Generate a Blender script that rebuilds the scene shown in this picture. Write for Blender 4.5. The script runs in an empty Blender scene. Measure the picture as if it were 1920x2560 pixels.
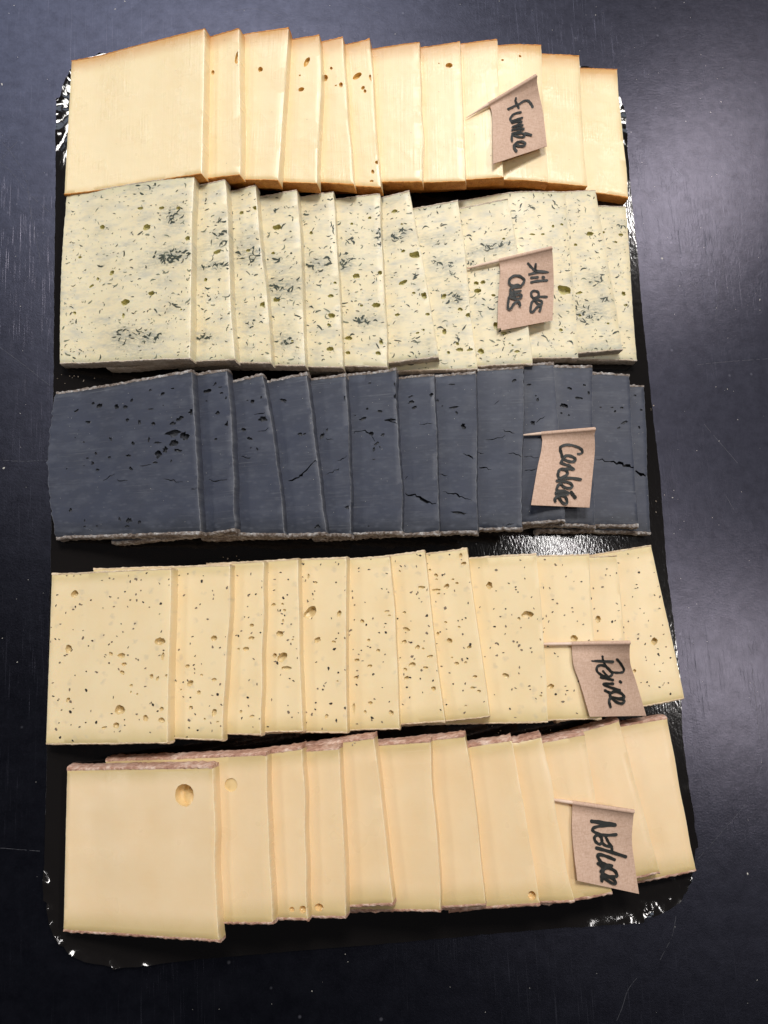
import bpy, bmesh, math, random
import numpy as np
from mathutils import Vector, Matrix
from mathutils.geometry import delaunay_2d_cdt

random.seed(11); rng = np.random.default_rng(11)
S = bpy.context.scene
C = S.collection
MM = 0.001

# ------------------------------------------------------------------ camera
# a phone held about half a metre above the counter, leaning slightly north;
# its pose comes from the two vanishing points of the rectangular tray
F = 2000.0
Xc = np.array([19540., -636., F]); Xc /= np.linalg.norm(Xc)
Yd = np.array([637., 12550., -F]); Yd /= np.linalg.norm(Yd)
Yd -= Xc * Xc.dot(Yd); Yd /= np.linalg.norm(Yd)
Yw = -Yd; Zw = np.cross(Xc, Yw)
R = np.stack([Xc, Yw, Zw], 1)                      # world -> camera (x right, y down, z forward)
DIST = 500.0
T = DIST * np.array([(930 - 960) / F, (1290 - 1280) / F, 1.0])
CAM = -R.T @ T                                     # mm

def unp(px, py, z):
    d = R.T @ np.array([(px - 960) / F, (py - 1280) / F, 1.0])
    return CAM + d * ((z - CAM[2]) / d[2])

def proj(P):
    p = np.asarray(P) @ R.T + T
    return np.stack([p[..., 0] / p[..., 2] * F + 960, p[..., 1] / p[..., 2] * F + 1280], -1)

cd = bpy.data.cameras.new('camera'); cam = bpy.data.objects.new('camera', cd); C.objects.link(cam)
m = Matrix.Identity(4)
r_, u_, b_ = R.T @ [1, 0, 0], -(R.T @ [0, 1, 0]), -(R.T @ [0, 0, 1])
for i in range(3):
    m[i][0], m[i][1], m[i][2], m[i][3] = r_[i], u_[i], b_[i], CAM[i] * MM
cam.matrix_world = m
cd.sensor_fit = 'VERTICAL'; cd.sensor_height = 24; cd.sensor_width = 18; cd.lens = F / 2560 * 24
cd.clip_start = 0.02; cd.clip_end = 50
S.camera = cam

# ------------------------------------------------------------------ world + lamps
W_ = bpy.data.worlds.new('World'); S.world = W_; W_.use_nodes = True
bg = W_.node_tree.nodes['Background']
bg.inputs['Color'].default_value = (0.80, 0.86, 1.0, 1); bg.inputs['Strength'].default_value = 0.04
S.view_settings.view_transform = 'Standard'; S.view_settings.look = 'None'
S.view_settings.exposure = 0.07; S.view_settings.gamma = 1.0

def lamp(name, loc, target, sx, sy, power, col):
    l = bpy.data.lights.new(name, 'AREA'); l.shape = 'RECTANGLE'; l.size = sx; l.size_y = sy
    l.energy = power; l.color = col
    o = bpy.data.objects.new(name, l); C.objects.link(o); o.location = loc
    o.rotation_euler = (Vector(target) - Vector(loc)).to_track_quat('-Z', 'Y').to_euler()
    return o
lamp('ceiling_lamp', (1.43, 1.56, 2.3), (0.1, 0.1, 0), 0.20, 0.20, 15, (1.0, 0.95, 0.92))
lamp('ceiling_lamp', (1.42, -0.25, 2.3), (0.1, -0.1, 0), 0.19, 0.19, 9.5, (1.0, 0.95, 0.92))
lamp('ceiling_tube', (0.87, 0.22, 2.3), (0.1, 0, 0), 0.46, 0.04, 4.5, (1.0, 0.96, 0.94))
lamp('ceiling_lamp', (-0.05, 1.35, 2.3), (0, 0, 0), 0.60, 0.45, 41, (1.0, 0.965, 0.92))
lamp('window_light', (-0.75, 2.55, 2.0), (0, 0.1, 0), 2.4, 1.5, 30, (0.72, 0.83, 1.0))
lamp('window_light', (-2.80, 2.00, 1.7), (0, 0, 0.05), 0.8, 0.40, 12, (1.0, 0.98, 0.96))
lamp('window_light', (-2.80, -0.50, 1.8), (0, 0, 0.05), 0.6, 0.40, 7, (1.0, 0.98, 0.96))

# ------------------------------------------------------------------ materials
def NT(name):
    mt = bpy.data.materials.new(name); mt.use_nodes = True
    nt = mt.node_tree; b = nt.nodes['Principled BSDF']
    return mt, nt, b
def N(nt, t, **kw):
    n = nt.nodes.new(t)
    for k, v in kw.items():
        if k in n.inputs: n.inputs[k].default_value = v
        else: setattr(n, k, v)
    return n
def L(nt, a, b): nt.links.new(a, b)
def srgb(r, g, b):
    f = lambda c: (c / 255 / 12.92) if c / 255 <= .04045 else ((c / 255 + .055) / 1.055) ** 2.4
    return (f(r), f(g), f(b), 1)
def ramp(nt, stops, fac=None, interp='LINEAR'):
    n = nt.nodes.new('ShaderNodeValToRGB'); cr = n.color_ramp; cr.interpolation = interp
    while len(cr.elements) < len(stops): cr.elements.new(.5)
    for e, (p, c) in zip(cr.elements, stops):
        e.position = p; e.color = c if isinstance(c, tuple) else (c, c, c, 1)
    if fac is not None: L(nt, fac, n.inputs[0])
    return n
def mix(nt, fac, a, b, blend='MIX'):
    n = nt.nodes.new('ShaderNodeMix'); n.data_type = 'RGBA'; n.blend_type = blend
    for sock, v in ((n.inputs[0], fac), (n.inputs[6], a), (n.inputs[7], b)):
        if hasattr(v, 'links'): L(nt, v, sock)
        else: sock.default_value = v
    return n.outputs[2]
def math_(nt, op, a, b=0.0, c=0.0):
    n = nt.nodes.new('ShaderNodeMath'); n.operation = op
    for s, v in zip(n.inputs, (a, b, c)):
        if hasattr(v, 'links'): L(nt, v, s)
        else: s.default_value = v
    return n.outputs[0]
def uvmap(nt, name):
    n = nt.nodes.new('ShaderNodeUVMap'); n.uv_map = name; return n.outputs[0]
def mapping(nt, vec, scale=(1, 1, 1), rot=(0, 0, 0)):
    n = nt.nodes.new('ShaderNodeMapping'); L(nt, vec, n.inputs[0])
    n.inputs['Scale'].default_value = scale; n.inputs['Rotation'].default_value = rot
    return n.outputs[0]
def noise(nt, vec, scale, detail=3, rough=.55):
    n = N(nt, 'ShaderNodeTexNoise', Scale=scale, Detail=detail, Roughness=rough); L(nt, vec, n.inputs['Vector']); return n.outputs[0]

def paste_material(name, core, edge, north_w, south_w, north_c=None, rough=.38, sss=.14, knife=0.0, clouds=None,
                   spots=None, smudge=None, dry=None, drag=0, spec=.5, radius=(2.4, 1.5, .8), mottling=.05):
    """cheese paste; map 'mm' is position on the slice in mm, 'rim' = mm from the two rinds"""
    mt, nt, b = NT(name)
    mm = uvmap(nt, 'mm'); rim = uvmap(nt, 'rim')
    sp = N(nt, 'ShaderNodeSeparateXYZ'); L(nt, rim, sp.inputs[0])
    n1 = noise(nt, mm, .05, 3)
    n2 = noise(nt, mm, .6, 4)
    col = mix(nt, math_(nt, 'MULTIPLY', ramp(nt, [(.35, 0.), (.7, 1.)], n1).outputs[0], .55), core, tuple(c * (1 - mottling * k) for c, k in zip(core[:3], (1.0, 2.2, 4.2))) + (1,))
    col = mix(nt, math_(nt, 'MULTIPLY', n2, .22), col, tuple(min(1, c * 1.12) for c in core[:3]) + (1,))
    # rind-side tint: south then north
    wob = math_(nt, 'MULTIPLY', math_(nt, 'SUBTRACT', noise(nt, mm, .18, 3), .5), 2.5)
    for out, w, ec in ((sp.outputs[0], south_w, edge), (sp.outputs[1], north_w, north_c or edge)):
        d = math_(nt, 'ADD', out, wob)
        f = N(nt, 'ShaderNodeMapRange', interpolation_type='SMOOTHSTEP'); L(nt, d, f.inputs[0])
        f.inputs[1].default_value = -1.0; f.inputs[2].default_value = w; f.inputs[3].default_value = .9; f.inputs[4].default_value = 0
        col = mix(nt, f.outputs[0], col, ec)
    if clouds:
        cc, amt, lo, hi = clouds
        wv = mapping(nt, mm, (.07, .16, 1), (0, 0, .25))
        cl = ramp(nt, [(lo, 0.), (hi, 1.)], noise(nt, wv, 1.0, 4, .6)).outputs[0]
        col = mix(nt, math_(nt, 'MULTIPLY', cl, amt), col, cc)
        v = N(nt, 'ShaderNodeTexVoronoi', Scale=.23); L(nt, mapping(nt, mm, (.8, 1.5, 1)), v.inputs['Vector'])
        f = ramp(nt, [(.05, 1.), (.34, 0.)], v.outputs['Distance']).outputs[0]
        col = mix(nt, math_(nt, 'MULTIPLY', f, amt * .8), col, cc)
    if spots:
        cc, amt, sc = spots
        v = N(nt, 'ShaderNodeTexVoronoi', Scale=sc); mw = N(nt, 'ShaderNodeVectorMath', operation='ADD'); nz = N(nt, 'ShaderNodeTexNoise', Scale=.35, Detail=3.0); L(nt, mm, nz.inputs['Vector']); vs_ = N(nt, 'ShaderNodeVectorMath', operation='SCALE'); L(nt, nz.outputs['Color'], vs_.inputs[0]); vs_.inputs['Scale'].default_value = 5.0
        L(nt, mm, mw.inputs[0]); L(nt, vs_.outputs[0], mw.inputs[1]); L(nt, mw.outputs[0], v.inputs['Vector'])
        f = ramp(nt, [(.02, 1.), (.30, 0.)], v.outputs['Distance']).outputs[0]
        sc2 = N(nt, 'ShaderNodeSeparateColor'); L(nt, v.outputs['Color'], sc2.inputs[0])
        f = math_(nt, 'MULTIPLY', f, math_(nt, 'GREATER_THAN', sc2.outputs[0], .45))
        col = mix(nt, math_(nt, 'MULTIPLY', f, amt), col, cc)
    if smudge:
        at = N(nt, 'ShaderNodeAttribute', attribute_name='smudge')
        f = math_(nt, 'MULTIPLY', at.outputs['Fac'], math_(nt, 'MULTIPLY', math_(nt, 'SUBTRACT', noise(nt, mapping(nt, mm, (.30, .75, 1), (0, 0, .2)), 1.0, 5, .68), .34), 2.9))
        f = N(nt, 'ShaderNodeClamp'), f; L(nt, f[1], f[0].inputs[0])
        col = mix(nt, f[0].outputs[0], col, smudge)
    if drag:
        ln_ = noise(nt, mapping(nt, mm, (.030, 1.1, 1), (0, 0, .06)), 1.0, 4, .7)
        f = math_(nt, 'MULTIPLY', ramp(nt, [(.56, 0.), (.70, 1.)], ln_).outputs[0], ramp(nt, [(.40, 0.), (.65, 1.)], noise(nt, mm, .05, 3)).outputs[0])
        col = mix(nt, math_(nt, 'MULTIPLY', f, drag), col, dry or tuple(min(1, c * 1.25) for c in core[:3]) + (1,))
    if dry:
        ar_ = N(nt, 'ShaderNodeAttribute', attribute_name='arris')
        f = math_(nt, 'MULTIPLY', ar_.outputs['Fac'], ramp(nt, [(.30, .15), (.60, 1.)], noise(nt, mm, .45, 4, .65)).outputs[0])
        col = mix(nt, f, col, dry)
    L(nt, col, b.inputs['Base Color'])
    b.inputs['Subsurface Weight'].default_value = sss
    b.inputs['Subsurface Radius'].default_value = radius
    b.inputs['Subsurface Scale'].default_value = MM
    b.inputs['Specular IOR Level'].default_value = spec
    # knife drag: long fine ridges, stronger in patches
    h = noise(nt, mm, 2.2, 4)
    ridge = None
    if knife:
        k1 = noise(nt, mapping(nt, mm, (.95, .014, 1), (0, 0, -.20)), 1.0, 4, .65)
        k2 = noise(nt, mapping(nt, mm, (.022, .55, 1), (0, 0, .18)), 1.0, 2, .5)
        k3 = noise(nt, mapping(nt, mm, (.55, .010, 1), (0, 0, .04)), 1.0, 3, .6)
        patch = ramp(nt, [(.40, 0.15), (.68, 1.)], noise(nt, mm, .045, 2)).outputs[0]
        ridge = math_(nt, 'MULTIPLY', math_(nt, 'ADD', math_(nt, 'ADD', k1, k3), math_(nt, 'MULTIPLY', k2, .4 if knife > 1 else .1)), patch)
        h = math_(nt, 'ADD', math_(nt, 'MULTIPLY', h, .25), math_(nt, 'MULTIPLY', ridge, knife))
        rr = math_(nt, 'SUBTRACT', rough + .10, math_(nt, 'MULTIPLY', patch, .16))
        L(nt, rr, b.inputs['Roughness'])
    else:
        rr = ramp(nt, [(.3, rough - .07), (.7, rough + .1)], noise(nt, mm, .12, 3)).outputs[0]
        L(nt, rr, b.inputs['Roughness'])
    bp = N(nt, 'ShaderNodeBump', Strength=.45, Distance=(.55 if knife > .5 else .28) * MM); L(nt, h, bp.inputs['Height']); L(nt, bp.outputs[0], b.inputs['Normal'])
    return mt

def rough_material(name, stops, scale=900, rough=.75, bump=.6, dist=.5, stretch=(1, 1, 1), sss=0):
    mt, nt, b = NT(name)
    tc = N(nt, 'ShaderNodeNewGeometry').outputs['Position']
    v = mapping(nt, tc, stretch)
    n = noise(nt, v, scale, 5, .65)
    n2 = noise(nt, tc, scale * .22, 3, .6)
    f = math_(nt, 'ADD', math_(nt, 'MULTIPLY', n, .6), math_(nt, 'MULTIPLY', n2, .4))
    L(nt, ramp(nt, stops, f).outputs[0], b.inputs['Base Color'])
    b.inputs['Roughness'].default_value = rough
    if sss:
        b.inputs['Subsurface Weight'].default_value = sss; b.inputs['Subsurface Radius'].default_value = (2, 1, .5); b.inputs['Subsurface Scale'].default_value = MM
    bp = N(nt, 'ShaderNodeBump', Strength=bump, Distance=dist * MM); L(nt, n, bp.inputs['Height']); L(nt, bp.outputs[0], b.inputs['Normal'])
    return mt

def flat_material(name, col, rough=.6, spec=.4):
    mt, nt, b = NT(name)
    tc = N(nt, 'ShaderNodeNewGeometry').outputs['Position']
    n = noise(nt, tc, 1500, 3)
    c2 = tuple(c * 1.7 for c in col[:3]) + (1,)
    L(nt, mix(nt, n, tuple(c * .6 for c in col[:3]) + (1,), c2), b.inputs['Base Color'])
    b.inputs['Roughness'].default_value = rough; b.inputs['Specular IOR Level'].default_value = spec
    return mt

M = {}
M['p_smoked'] = paste_material('smoked_paste', (.88, .715, .425, 1), (.78, .56, .26, 1), 13, 5, north_c=(.62, .33, .11, 1), rough=.27, knife=1.05, drag=.14, dry=(.94, .82, .58, 1), spec=.6)
M['p_herb'] = paste_material('wild_garlic_paste', (.80, .70, .465, 1), (.61, .56, .36, 1), 8, 7, rough=.34, clouds=((.40, .415, .385, 1), .50, .48, .72), smudge=(.23, .240, .200, 1), dry=(.88, .80, .60, 1), knife=0)
M['p_ash'] = paste_material('ash_paste', (.040, .046, .070, 1), (.022, .025, .034, 1), 4, 14, rough=.48, sss=.05, spec=.45, mottling=.05, knife=.35, dry=(.17, .175, .19, 1), drag=.45, clouds=((.085, .092, .115, 1), .55, .47, .74))
M['p_pepper'] = paste_material('pepper_paste', (.865, .69, .415, 1), (.64, .50, .235, 1), 8, 11, rough=.40, spots=((.42, .38, .31, 1), .34, .15), knife=.18, dry=(.90, .78, .55, 1))
M['p_plain'] = paste_material('plain_paste', (.86, .65, .39, 1), (.60, .45, .20, 1), 10, 14, rough=.31, knife=.35, drag=.22, dry=(.90, .76, .52, 1))
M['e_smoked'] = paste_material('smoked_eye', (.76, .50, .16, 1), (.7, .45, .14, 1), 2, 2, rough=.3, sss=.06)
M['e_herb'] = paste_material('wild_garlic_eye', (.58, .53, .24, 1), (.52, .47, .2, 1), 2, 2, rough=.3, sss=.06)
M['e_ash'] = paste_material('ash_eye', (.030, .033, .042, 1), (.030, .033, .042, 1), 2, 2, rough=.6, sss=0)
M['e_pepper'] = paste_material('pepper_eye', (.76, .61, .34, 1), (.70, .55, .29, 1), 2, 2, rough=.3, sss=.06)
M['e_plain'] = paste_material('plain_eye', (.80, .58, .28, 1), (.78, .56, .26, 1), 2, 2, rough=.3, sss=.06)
M['r_smoked'] = rough_material('smoked_rind', [(.3, (.34, .10, .012, 1)), (.5, (.66, .25, .036, 1)), (.72, (.78, .40, .10, 1))], 1100, .5, .7, .3)
M['r_herb'] = rough_material('washed_rind', [(.3, (.34, .24, .15, 1)), (.5, (.56, .45, .34, 1)), (.7, (.80, .72, .63, 1))], 800, .8, .9, .6)
M['r_ash'] = rough_material('mould_rind', [(.36, (.075, .055, .045, 1)), (.47, (.20, .155, .125, 1)), (.56, (.36, .33, .31, 1)), (.68, (.74, .72, .69, 1))], 620, .9, 1, .8)
M['r_pepper'] = rough_material('cream_rind', [(.3, (.50, .34, .20, 1)), (.5, (.72, .55, .36, 1)), (.7, (.86, .74, .55, 1))], 900, .8, .8, .5)
M['r_plain'] = rough_material('pink_rind', [(.34, (.25, .105, .065, 1)), (.49, (.50, .28, .195, 1)), (.66, (.85, .67, .54, 1))], 520, .75, 1, .9, stretch=(.5, 1, 2.2))
M['herb'] = flat_material('herb_leaf', (.034, .043, .028, 1), .5)
M['herb2'] = flat_material('sunken_herb_leaf', (.16, .17, .11, 1), .5)
M['pepper'] = flat_material('pepper_grain', (.026, .019, .014, 1), .6)
M['pepper2'] = flat_material('brown_pepper_grain', (.17, .125, .085, 1), .6)
M['crumb'] = flat_material('pale_crumb', (.42, .40, .36, 1), .8)
M['ink'] = flat_material('marker_ink', (.011, .012, .010, 1), .5, .3)
M['wood'] = rough_material('toothpick_wood', [(.3, (.66, .45, .32, 1)), (.7, (.86, .68, .55, 1))], 700, .6, .3, .15, stretch=(.15, 1, 1))

def paper_material():
    mt, nt, b = NT('kraft_paper')
    tc = N(nt, 'ShaderNodeNewGeometry').outputs['Position']
    f1 = noise(nt, mapping(nt, tc, (1, .35, 1), (0, 0, .6)), 1400, 4, .7)
    f2 = noise(nt, mapping(nt, tc, (.35, 1, 1), (0, 0, .3)), 1100, 4, .7)
    f = math_(nt, 'MULTIPLY', math_(nt, 'ADD', f1, f2), .5)
    c = ramp(nt, [(.32, (.46, .295, .205, 1)), (.5, (.60, .405, .295, 1)), (.68, (.69, .50, .385, 1))], f).outputs[0]
    L(nt, c, b.inputs['Base Color']); b.inputs['Roughness'].default_value = .65; b.inputs['Specular IOR Level'].default_value = .3
    bp = N(nt, 'ShaderNodeBump', Strength=.25, Distance=.1 * MM); L(nt, f, bp.inputs['Height']); L(nt, bp.outputs[0], b.inputs['Normal'])
    return mt
M['paper'] = paper_material()

def tray_material():
    mt, nt, b = NT('glossy_black_card')
    tc = N(nt, 'ShaderNodeNewGeometry').outputs['Position']
    n = noise(nt, mapping(nt, tc, (1, .4, 1)), 780, 2, .5)
    n2 = noise(nt, tc, 60, 2, .5)
    h = math_(nt, 'ADD', n, math_(nt, 'MULTIPLY', n2, .8))
    b.inputs['Base Color'].default_value = (.0085, .0072, .0068, 1)
    b.inputs['Roughness'].default_value = .09; b.inputs['Specular IOR Level'].default_value = .5
    bp = N(nt, 'ShaderNodeBump', Strength=.42, Distance=.12 * MM); L(nt, h, bp.inputs['Height']); L(nt, bp.outputs[0], b.inputs['Normal'])
    return mt
M['tray'] = tray_material()

def table_material():
    mt, nt, b = NT('scuffed_slate_table')
    tc = N(nt, 'ShaderNodeNewGeometry').outputs['Position']
    big = noise(nt, tc, 5, 4, .6); fine = noise(nt, tc, 900, 3, .7); mid = noise(nt, tc, 55, 5, .7)
    col = mix(nt, ramp(nt, [(.35, 0.), (.7, 1.)], mid).outputs[0], (.0016, .0017, .0026, 1), (.0036, .0038, .0054, 1))
    # fine scuffs: stretched noise in several directions
    sc = None
    for a, s, t in ((.55, 60, .60), (1.15, 45, .62), (2.6, 70, .60), (.15, 50, .62), (2.1, 38, .61)):
        w = N(nt, 'ShaderNodeTexNoise', Scale=1.0, Detail=2.0, Roughness=.6, Distortion=.15)
        L(nt, mapping(nt, tc, (s * 26, s * .32, 1), (0, 0, a)), w.inputs['Vector'])
        f = ramp(nt, [(t + .06, 0.), (t + .13, 1.)], w.outputs[0]).outputs[0]
        sc = f if sc is None else math_(nt, 'MAXIMUM', sc, f)
    patch = ramp(nt, [(.42, 0.), (.75, 1.)], noise(nt, tc, 9, 4, .6)).outputs[0]
    sc = math_(nt, 'MULTIPLY', sc, patch)
    col = mix(nt, math_(nt, 'MULTIPLY', sc, .5), col, (.05, .05, .062, 1))
    # dried water marks and dust
    v = N(nt, 'ShaderNodeTexVoronoi', Scale=130); L(nt, tc, v.inputs['Vector'])
    dots = ramp(nt, [(.06, 1.), (.16, 0.)], v.outputs['Distance']).outputs[0]
    s3 = N(nt, 'ShaderNodeSeparateColor'); L(nt, v.outputs['Color'], s3.inputs[0])
    dots = math_(nt, 'MULTIPLY', dots, math_(nt, 'GREATER_THAN', s3.outputs[0], .94))
    col = mix(nt, math_(nt, 'MULTIPLY', dots, .35), col, (.12, .12, .14, 1))
    L(nt, col, b.inputs['Base Color']); b.inputs['Roughness'].default_value = .9
    r = math_(nt, 'ADD', math_(nt, 'MULTIPLY', big, .16), math_(nt, 'MULTIPLY', fine, .10))
    rough_ = math_(nt, 'ADD', math_(nt, 'ADD', r, .30), math_(nt, 'MULTIPLY', sc, .1))
    b.inputs['Specular IOR Level'].default_value = 0.0
    h = math_(nt, 'ADD', math_(nt, 'MULTIPLY', fine, .5), math_(nt, 'SUBTRACT', mid, math_(nt, 'MULTIPLY', sc, .6)))
    bp = N(nt, 'ShaderNodeBump', Strength=.35, Distance=.30 * MM); L(nt, h, bp.inputs['Height']); L(nt, bp.outputs[0], b.inputs['Normal'])
    wear = ramp(nt, [(.30, .72), (.75, 1.18)], noise(nt, tc, 110, 6, .8)).outputs[0]
    wear = mix(nt, math_(nt, 'MULTIPLY', sc, .45), wear, (1.9, 1.9, 1.9, 1))
    g1 = N(nt, 'ShaderNodeBsdfGlossy', distribution='BECKMANN'); g2 = N(nt, 'ShaderNodeBsdfGlossy', distribution='BECKMANN')
    L(nt, mix(nt, 1.0, (.0255, .0262, .0365, 1), wear, 'MULTIPLY'), g1.inputs['Color']); L(nt, rough_, g1.inputs['Roughness']); L(nt, bp.outputs[0], g1.inputs['Normal'])
    L(nt, mix(nt, 1.0, (.024, .0225, .0275, 1), wear, 'MULTIPLY'), g2.inputs['Color']); g2.inputs['Roughness'].default_value = .25; L(nt, bp.outputs[0], g2.inputs['Normal'])
    a1 = N(nt, 'ShaderNodeAddShader'); a2 = N(nt, 'ShaderNodeAddShader')
    L(nt, b.outputs[0], a1.inputs[0]); L(nt, g1.outputs[0], a1.inputs[1]); L(nt, a1.outputs[0], a2.inputs[0]); L(nt, g2.outputs[0], a2.inputs[1])
    L(nt, a2.outputs[0], nt.nodes['Material Output'].inputs['Surface'])
    return mt
M['table'] = table_material()
M['card_edge'] = flat_material('cut_card_edge', (.42, .42, .44, 1), .6)

# ------------------------------------------------------------------ helpers
def mesh_obj(name, verts, faces, mats, parent=None, mat_idx=None, sharp=None, smooth=True):
    """verts in mm, world coordinates"""
    me = bpy.data.meshes.new(name)
    me.from_pydata([tuple(float(c) * MM for c in v) for v in verts], [], faces)
    for mt in (mats if isinstance(mats, (list, tuple)) else [mats]): me.materials.append(mt)
    if mat_idx is not None: me.polygons.foreach_set('material_index', mat_idx)
    if smooth:
        me.polygons.foreach_set('use_smooth', [True] * len(me.polygons))
        if sharp: me.set_sharp_from_angle(angle=math.radians(sharp))
    o = bpy.data.objects.new(name, me); C.objects.link(o)
    if parent: o.parent = parent
    return o
def tag(o, label=None, cat=None, group=None, kind=None):
    for k, v in (('label', label), ('category', cat), ('group', group), ('kind', kind)):
        if v: o[k] = v
    return o

# ------------------------------------------------------------------ table and tray
def box(x0, x1, y0, y1, z0, z1):
    v = [(x0, y0, z0), (x1, y0, z0), (x1, y1, z0), (x0, y1, z0), (x0, y0, z1), (x1, y0, z1), (x1, y1, z1), (x0, y1, z1)]
    f = [(3, 2, 1, 0), (4, 5, 6, 7), (0, 1, 5, 4), (1, 2, 6, 5), (2, 3, 7, 6), (3, 0, 4, 7)]
    return v, f
TOP = -0.2
v, f = box(-900, 900, -700, 900, -40, TOP)
table = tag(mesh_obj('table', v, f, M['table'], smooth=False), 'dark scuffed slate grey table top under the tray', 'table', kind='structure')

TZ = 1.4                                            # top of the card
tray_px = [(178,181),(166,200),(158,220),(154,238),(152.6,248.5),(143,254),(141.5,320),(140,385),(137.5,550),(135.5,710),(133.5,954),(130,1180),
 (126.5,1433),(119.5,1650),(117,1872),(113,2080),(110,2249),(119,2255),(121,2285),(126,2309),(136,2336),(150.5,2358),(170,2377),(194,2393),(214,2401),(237,2407),
 (260,2411),(282,2412),(286,2419),(420,2406),(573.7,2391.7),(780,2374),(980,2358),(1258.7,2332),(1440,2317),(1606,2303.8),(1608.6,2290),(1628,2288),(1644,2285),
 (1672,2271),(1698,2249.6),(1714,2225),(1725,2200),(1733,2170),(1734,2122),(1741.5,2116),(1726,1990),(1707,1846),(1700,1683),(1687,1577),(1676,1490),(1666,1414),(1651,1195),(1629,1007),
 (1613,850),(1607.5,803),(1592,611),(1573,438),(1565,342),(1561,284),(1552,261),(1543,232),(1520,198),(1490,178),(1452,168),(1400,165),(1000,153),(600,143),(300,137),(250,138),(210,155)]
out = [unp(x, y, TZ)[:2] for x, y in tray_px]
dense = []
for a, b in zip(out, out[1:] + out[:1]):
    n = max(1, int(np.linalg.norm(b - a) / 3.0))
    for i in range(n):
        p = a + (b - a) * i / n; dense.append(p + (rng.normal(0, .12, 2) if i else 0))
dense = np.array(dense)
cen = dense.mean(0)
# inset ring where the crimped rim begins, plus interior points
def signed_dist(pts, poly):
    a = poly; b = np.roll(poly, -1, 0); best = np.full(len(pts), 1e9)
    for p, q in zip(a, b):
        d = q - p; t = np.clip(((pts - p) @ d) / max(d @ d, 1e-9), 0, 1)
        best = np.minimum(best, np.linalg.norm(pts - (p + t[:, None] * d), axis=1))
    x, y = pts[:, 0], pts[:, 1]; ins = np.zeros(len(pts), bool)
    for p, q in zip(a, b):
        c = ((p[1] > y) != (q[1] > y)) & (x < (q[0] - p[0]) * (y - p[1]) / ((q[1] - p[1]) or 1e-9) + p[0]); ins ^= c
    return np.where(ins, best, -best)
gx, gy = np.meshgrid(np.arange(-215, 216, 2.2), np.arange(-295, 296, 2.2)); g = np.stack([gx.ravel(), gy.ravel()], 1)
g = g + rng.normal(0, .25, g.shape)
sd = signed_dist(g, dense); g = g[(sd > 1.2) & (sd < 24)]
gx, gy = np.meshgrid(np.arange(-210, 211, 12.), np.arange(-290, 291, 12.)); g2 = np.stack([gx.ravel(), gy.ravel()], 1)
s2 = signed_dist(g2, dense); g2 = g2[s2 > 24]
pts = np.vstack([dense, g, g2]); nb = len(dense)
vo, eo, fo, _, _, ofc = delaunay_2d_cdt([Vector(p) for p in pts], [(i, (i + 1) % nb) for i in range(nb)], [list(range(nb))], 1, 1e-6)
P = np.array([tuple(p) for p in vo]); sdv = signed_dist(P, dense); sdv[:nb] = 0
corners = [unp(*c, TZ)[:2] for c in ((215, 2330), (1640, 2215), (225, 230), (1480, 250))]
zt = np.full(len(P), TZ)
for c in corners:                                    # radial crimp folds at the rounded corners
    d = P - c; ang = np.arctan2(d[:, 1], d[:, 0]); rad = np.linalg.norm(d, axis=1)
    w = np.clip(1 - sdv / 20, 0, 1) ** .7 * np.clip((62 - rad) / 25, 0, 1)
    zt += np.clip((66 - rad) / 25, 0, 1) * np.clip(1 - sdv / 7, 0, 1) ** 2 * 1.7 * np.abs(np.sin(ang * 10 + 1)) ** 2.5
    zt += w * (.55 * np.abs(np.sin(ang * 13 + rad * .03)) ** 3 + .9 * np.clip(1 - sdv / 8, 0, 1))
rimw = np.clip(1 - sdv / 7, 0, 1)
zt += .03 * rimw + rng.normal(0, .012, len(P)) * np.clip(1 - sdv / 26, 0, 1)
tg2 = np.roll(dense, -1, 0)-np.roll(dense, 1, 0); tg2 /= np.linalg.norm(tg2, axis=1)[:, None]
ccw = sum(dense[i][0]*dense[(i+1)%nb][1]-dense[(i+1)%nb][0]*dense[i][1] for i in range(nb)) > 0
outw2 = np.stack([tg2[:, 1], -tg2[:, 0]], 1)*(.42 if ccw else -.42)
n = len(P)
verts = [(*p, z) for p, z in zip(P, zt)] + [(*(P[i] + (P[i]-P[(i-1) % nb])[::-1]*np.array([1, -1])*0 + outw2[i]), .1) for i in range(nb)]
tri = [list(t) for t in fo]
ar = lambda t: (P[t[1]][0]-P[t[0]][0])*(P[t[2]][1]-P[t[0]][1])-(P[t[2]][0]-P[t[0]][0])*(P[t[1]][1]-P[t[0]][1])
tri = [t if ar(t) > 0 else t[::-1] for t in tri]
ccw = sum(dense[i][0]*dense[(i+1)%nb][1]-dense[(i+1)%nb][0]*dense[i][1] for i in range(nb)) > 0
side = [((i, n+i, n+(i+1)%nb, (i+1)%nb) if ccw else ((i+1)%nb, n+(i+1)%nb, n+i, i)) for i in range(nb)]
bot = [list(range(n, n+nb))[::-1] if ccw else list(range(n, n+nb))]
tray = mesh_obj('serving_tray', verts, tri + side + bot, [M['tray'], M['card_edge']], mat_idx=[0]*len(tri)+[1]*len(side)+[0], sharp=50)
tag(tray, 'glossy black cardboard serving tray with crimped round corners holding the five cheese rows', 'tray')

# ------------------------------------------------------------------ height field the slices are laid on
HX0, HY0, HN, HM = -260, -330, 520, 660
H = np.full((HM, HN), TZ + .15)
def hidx(P):
    return (np.clip((P[..., 1] - HY0).astype(int), 0, HM - 1), np.clip((P[..., 0] - HX0).astype(int), 0, HN - 1))

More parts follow.
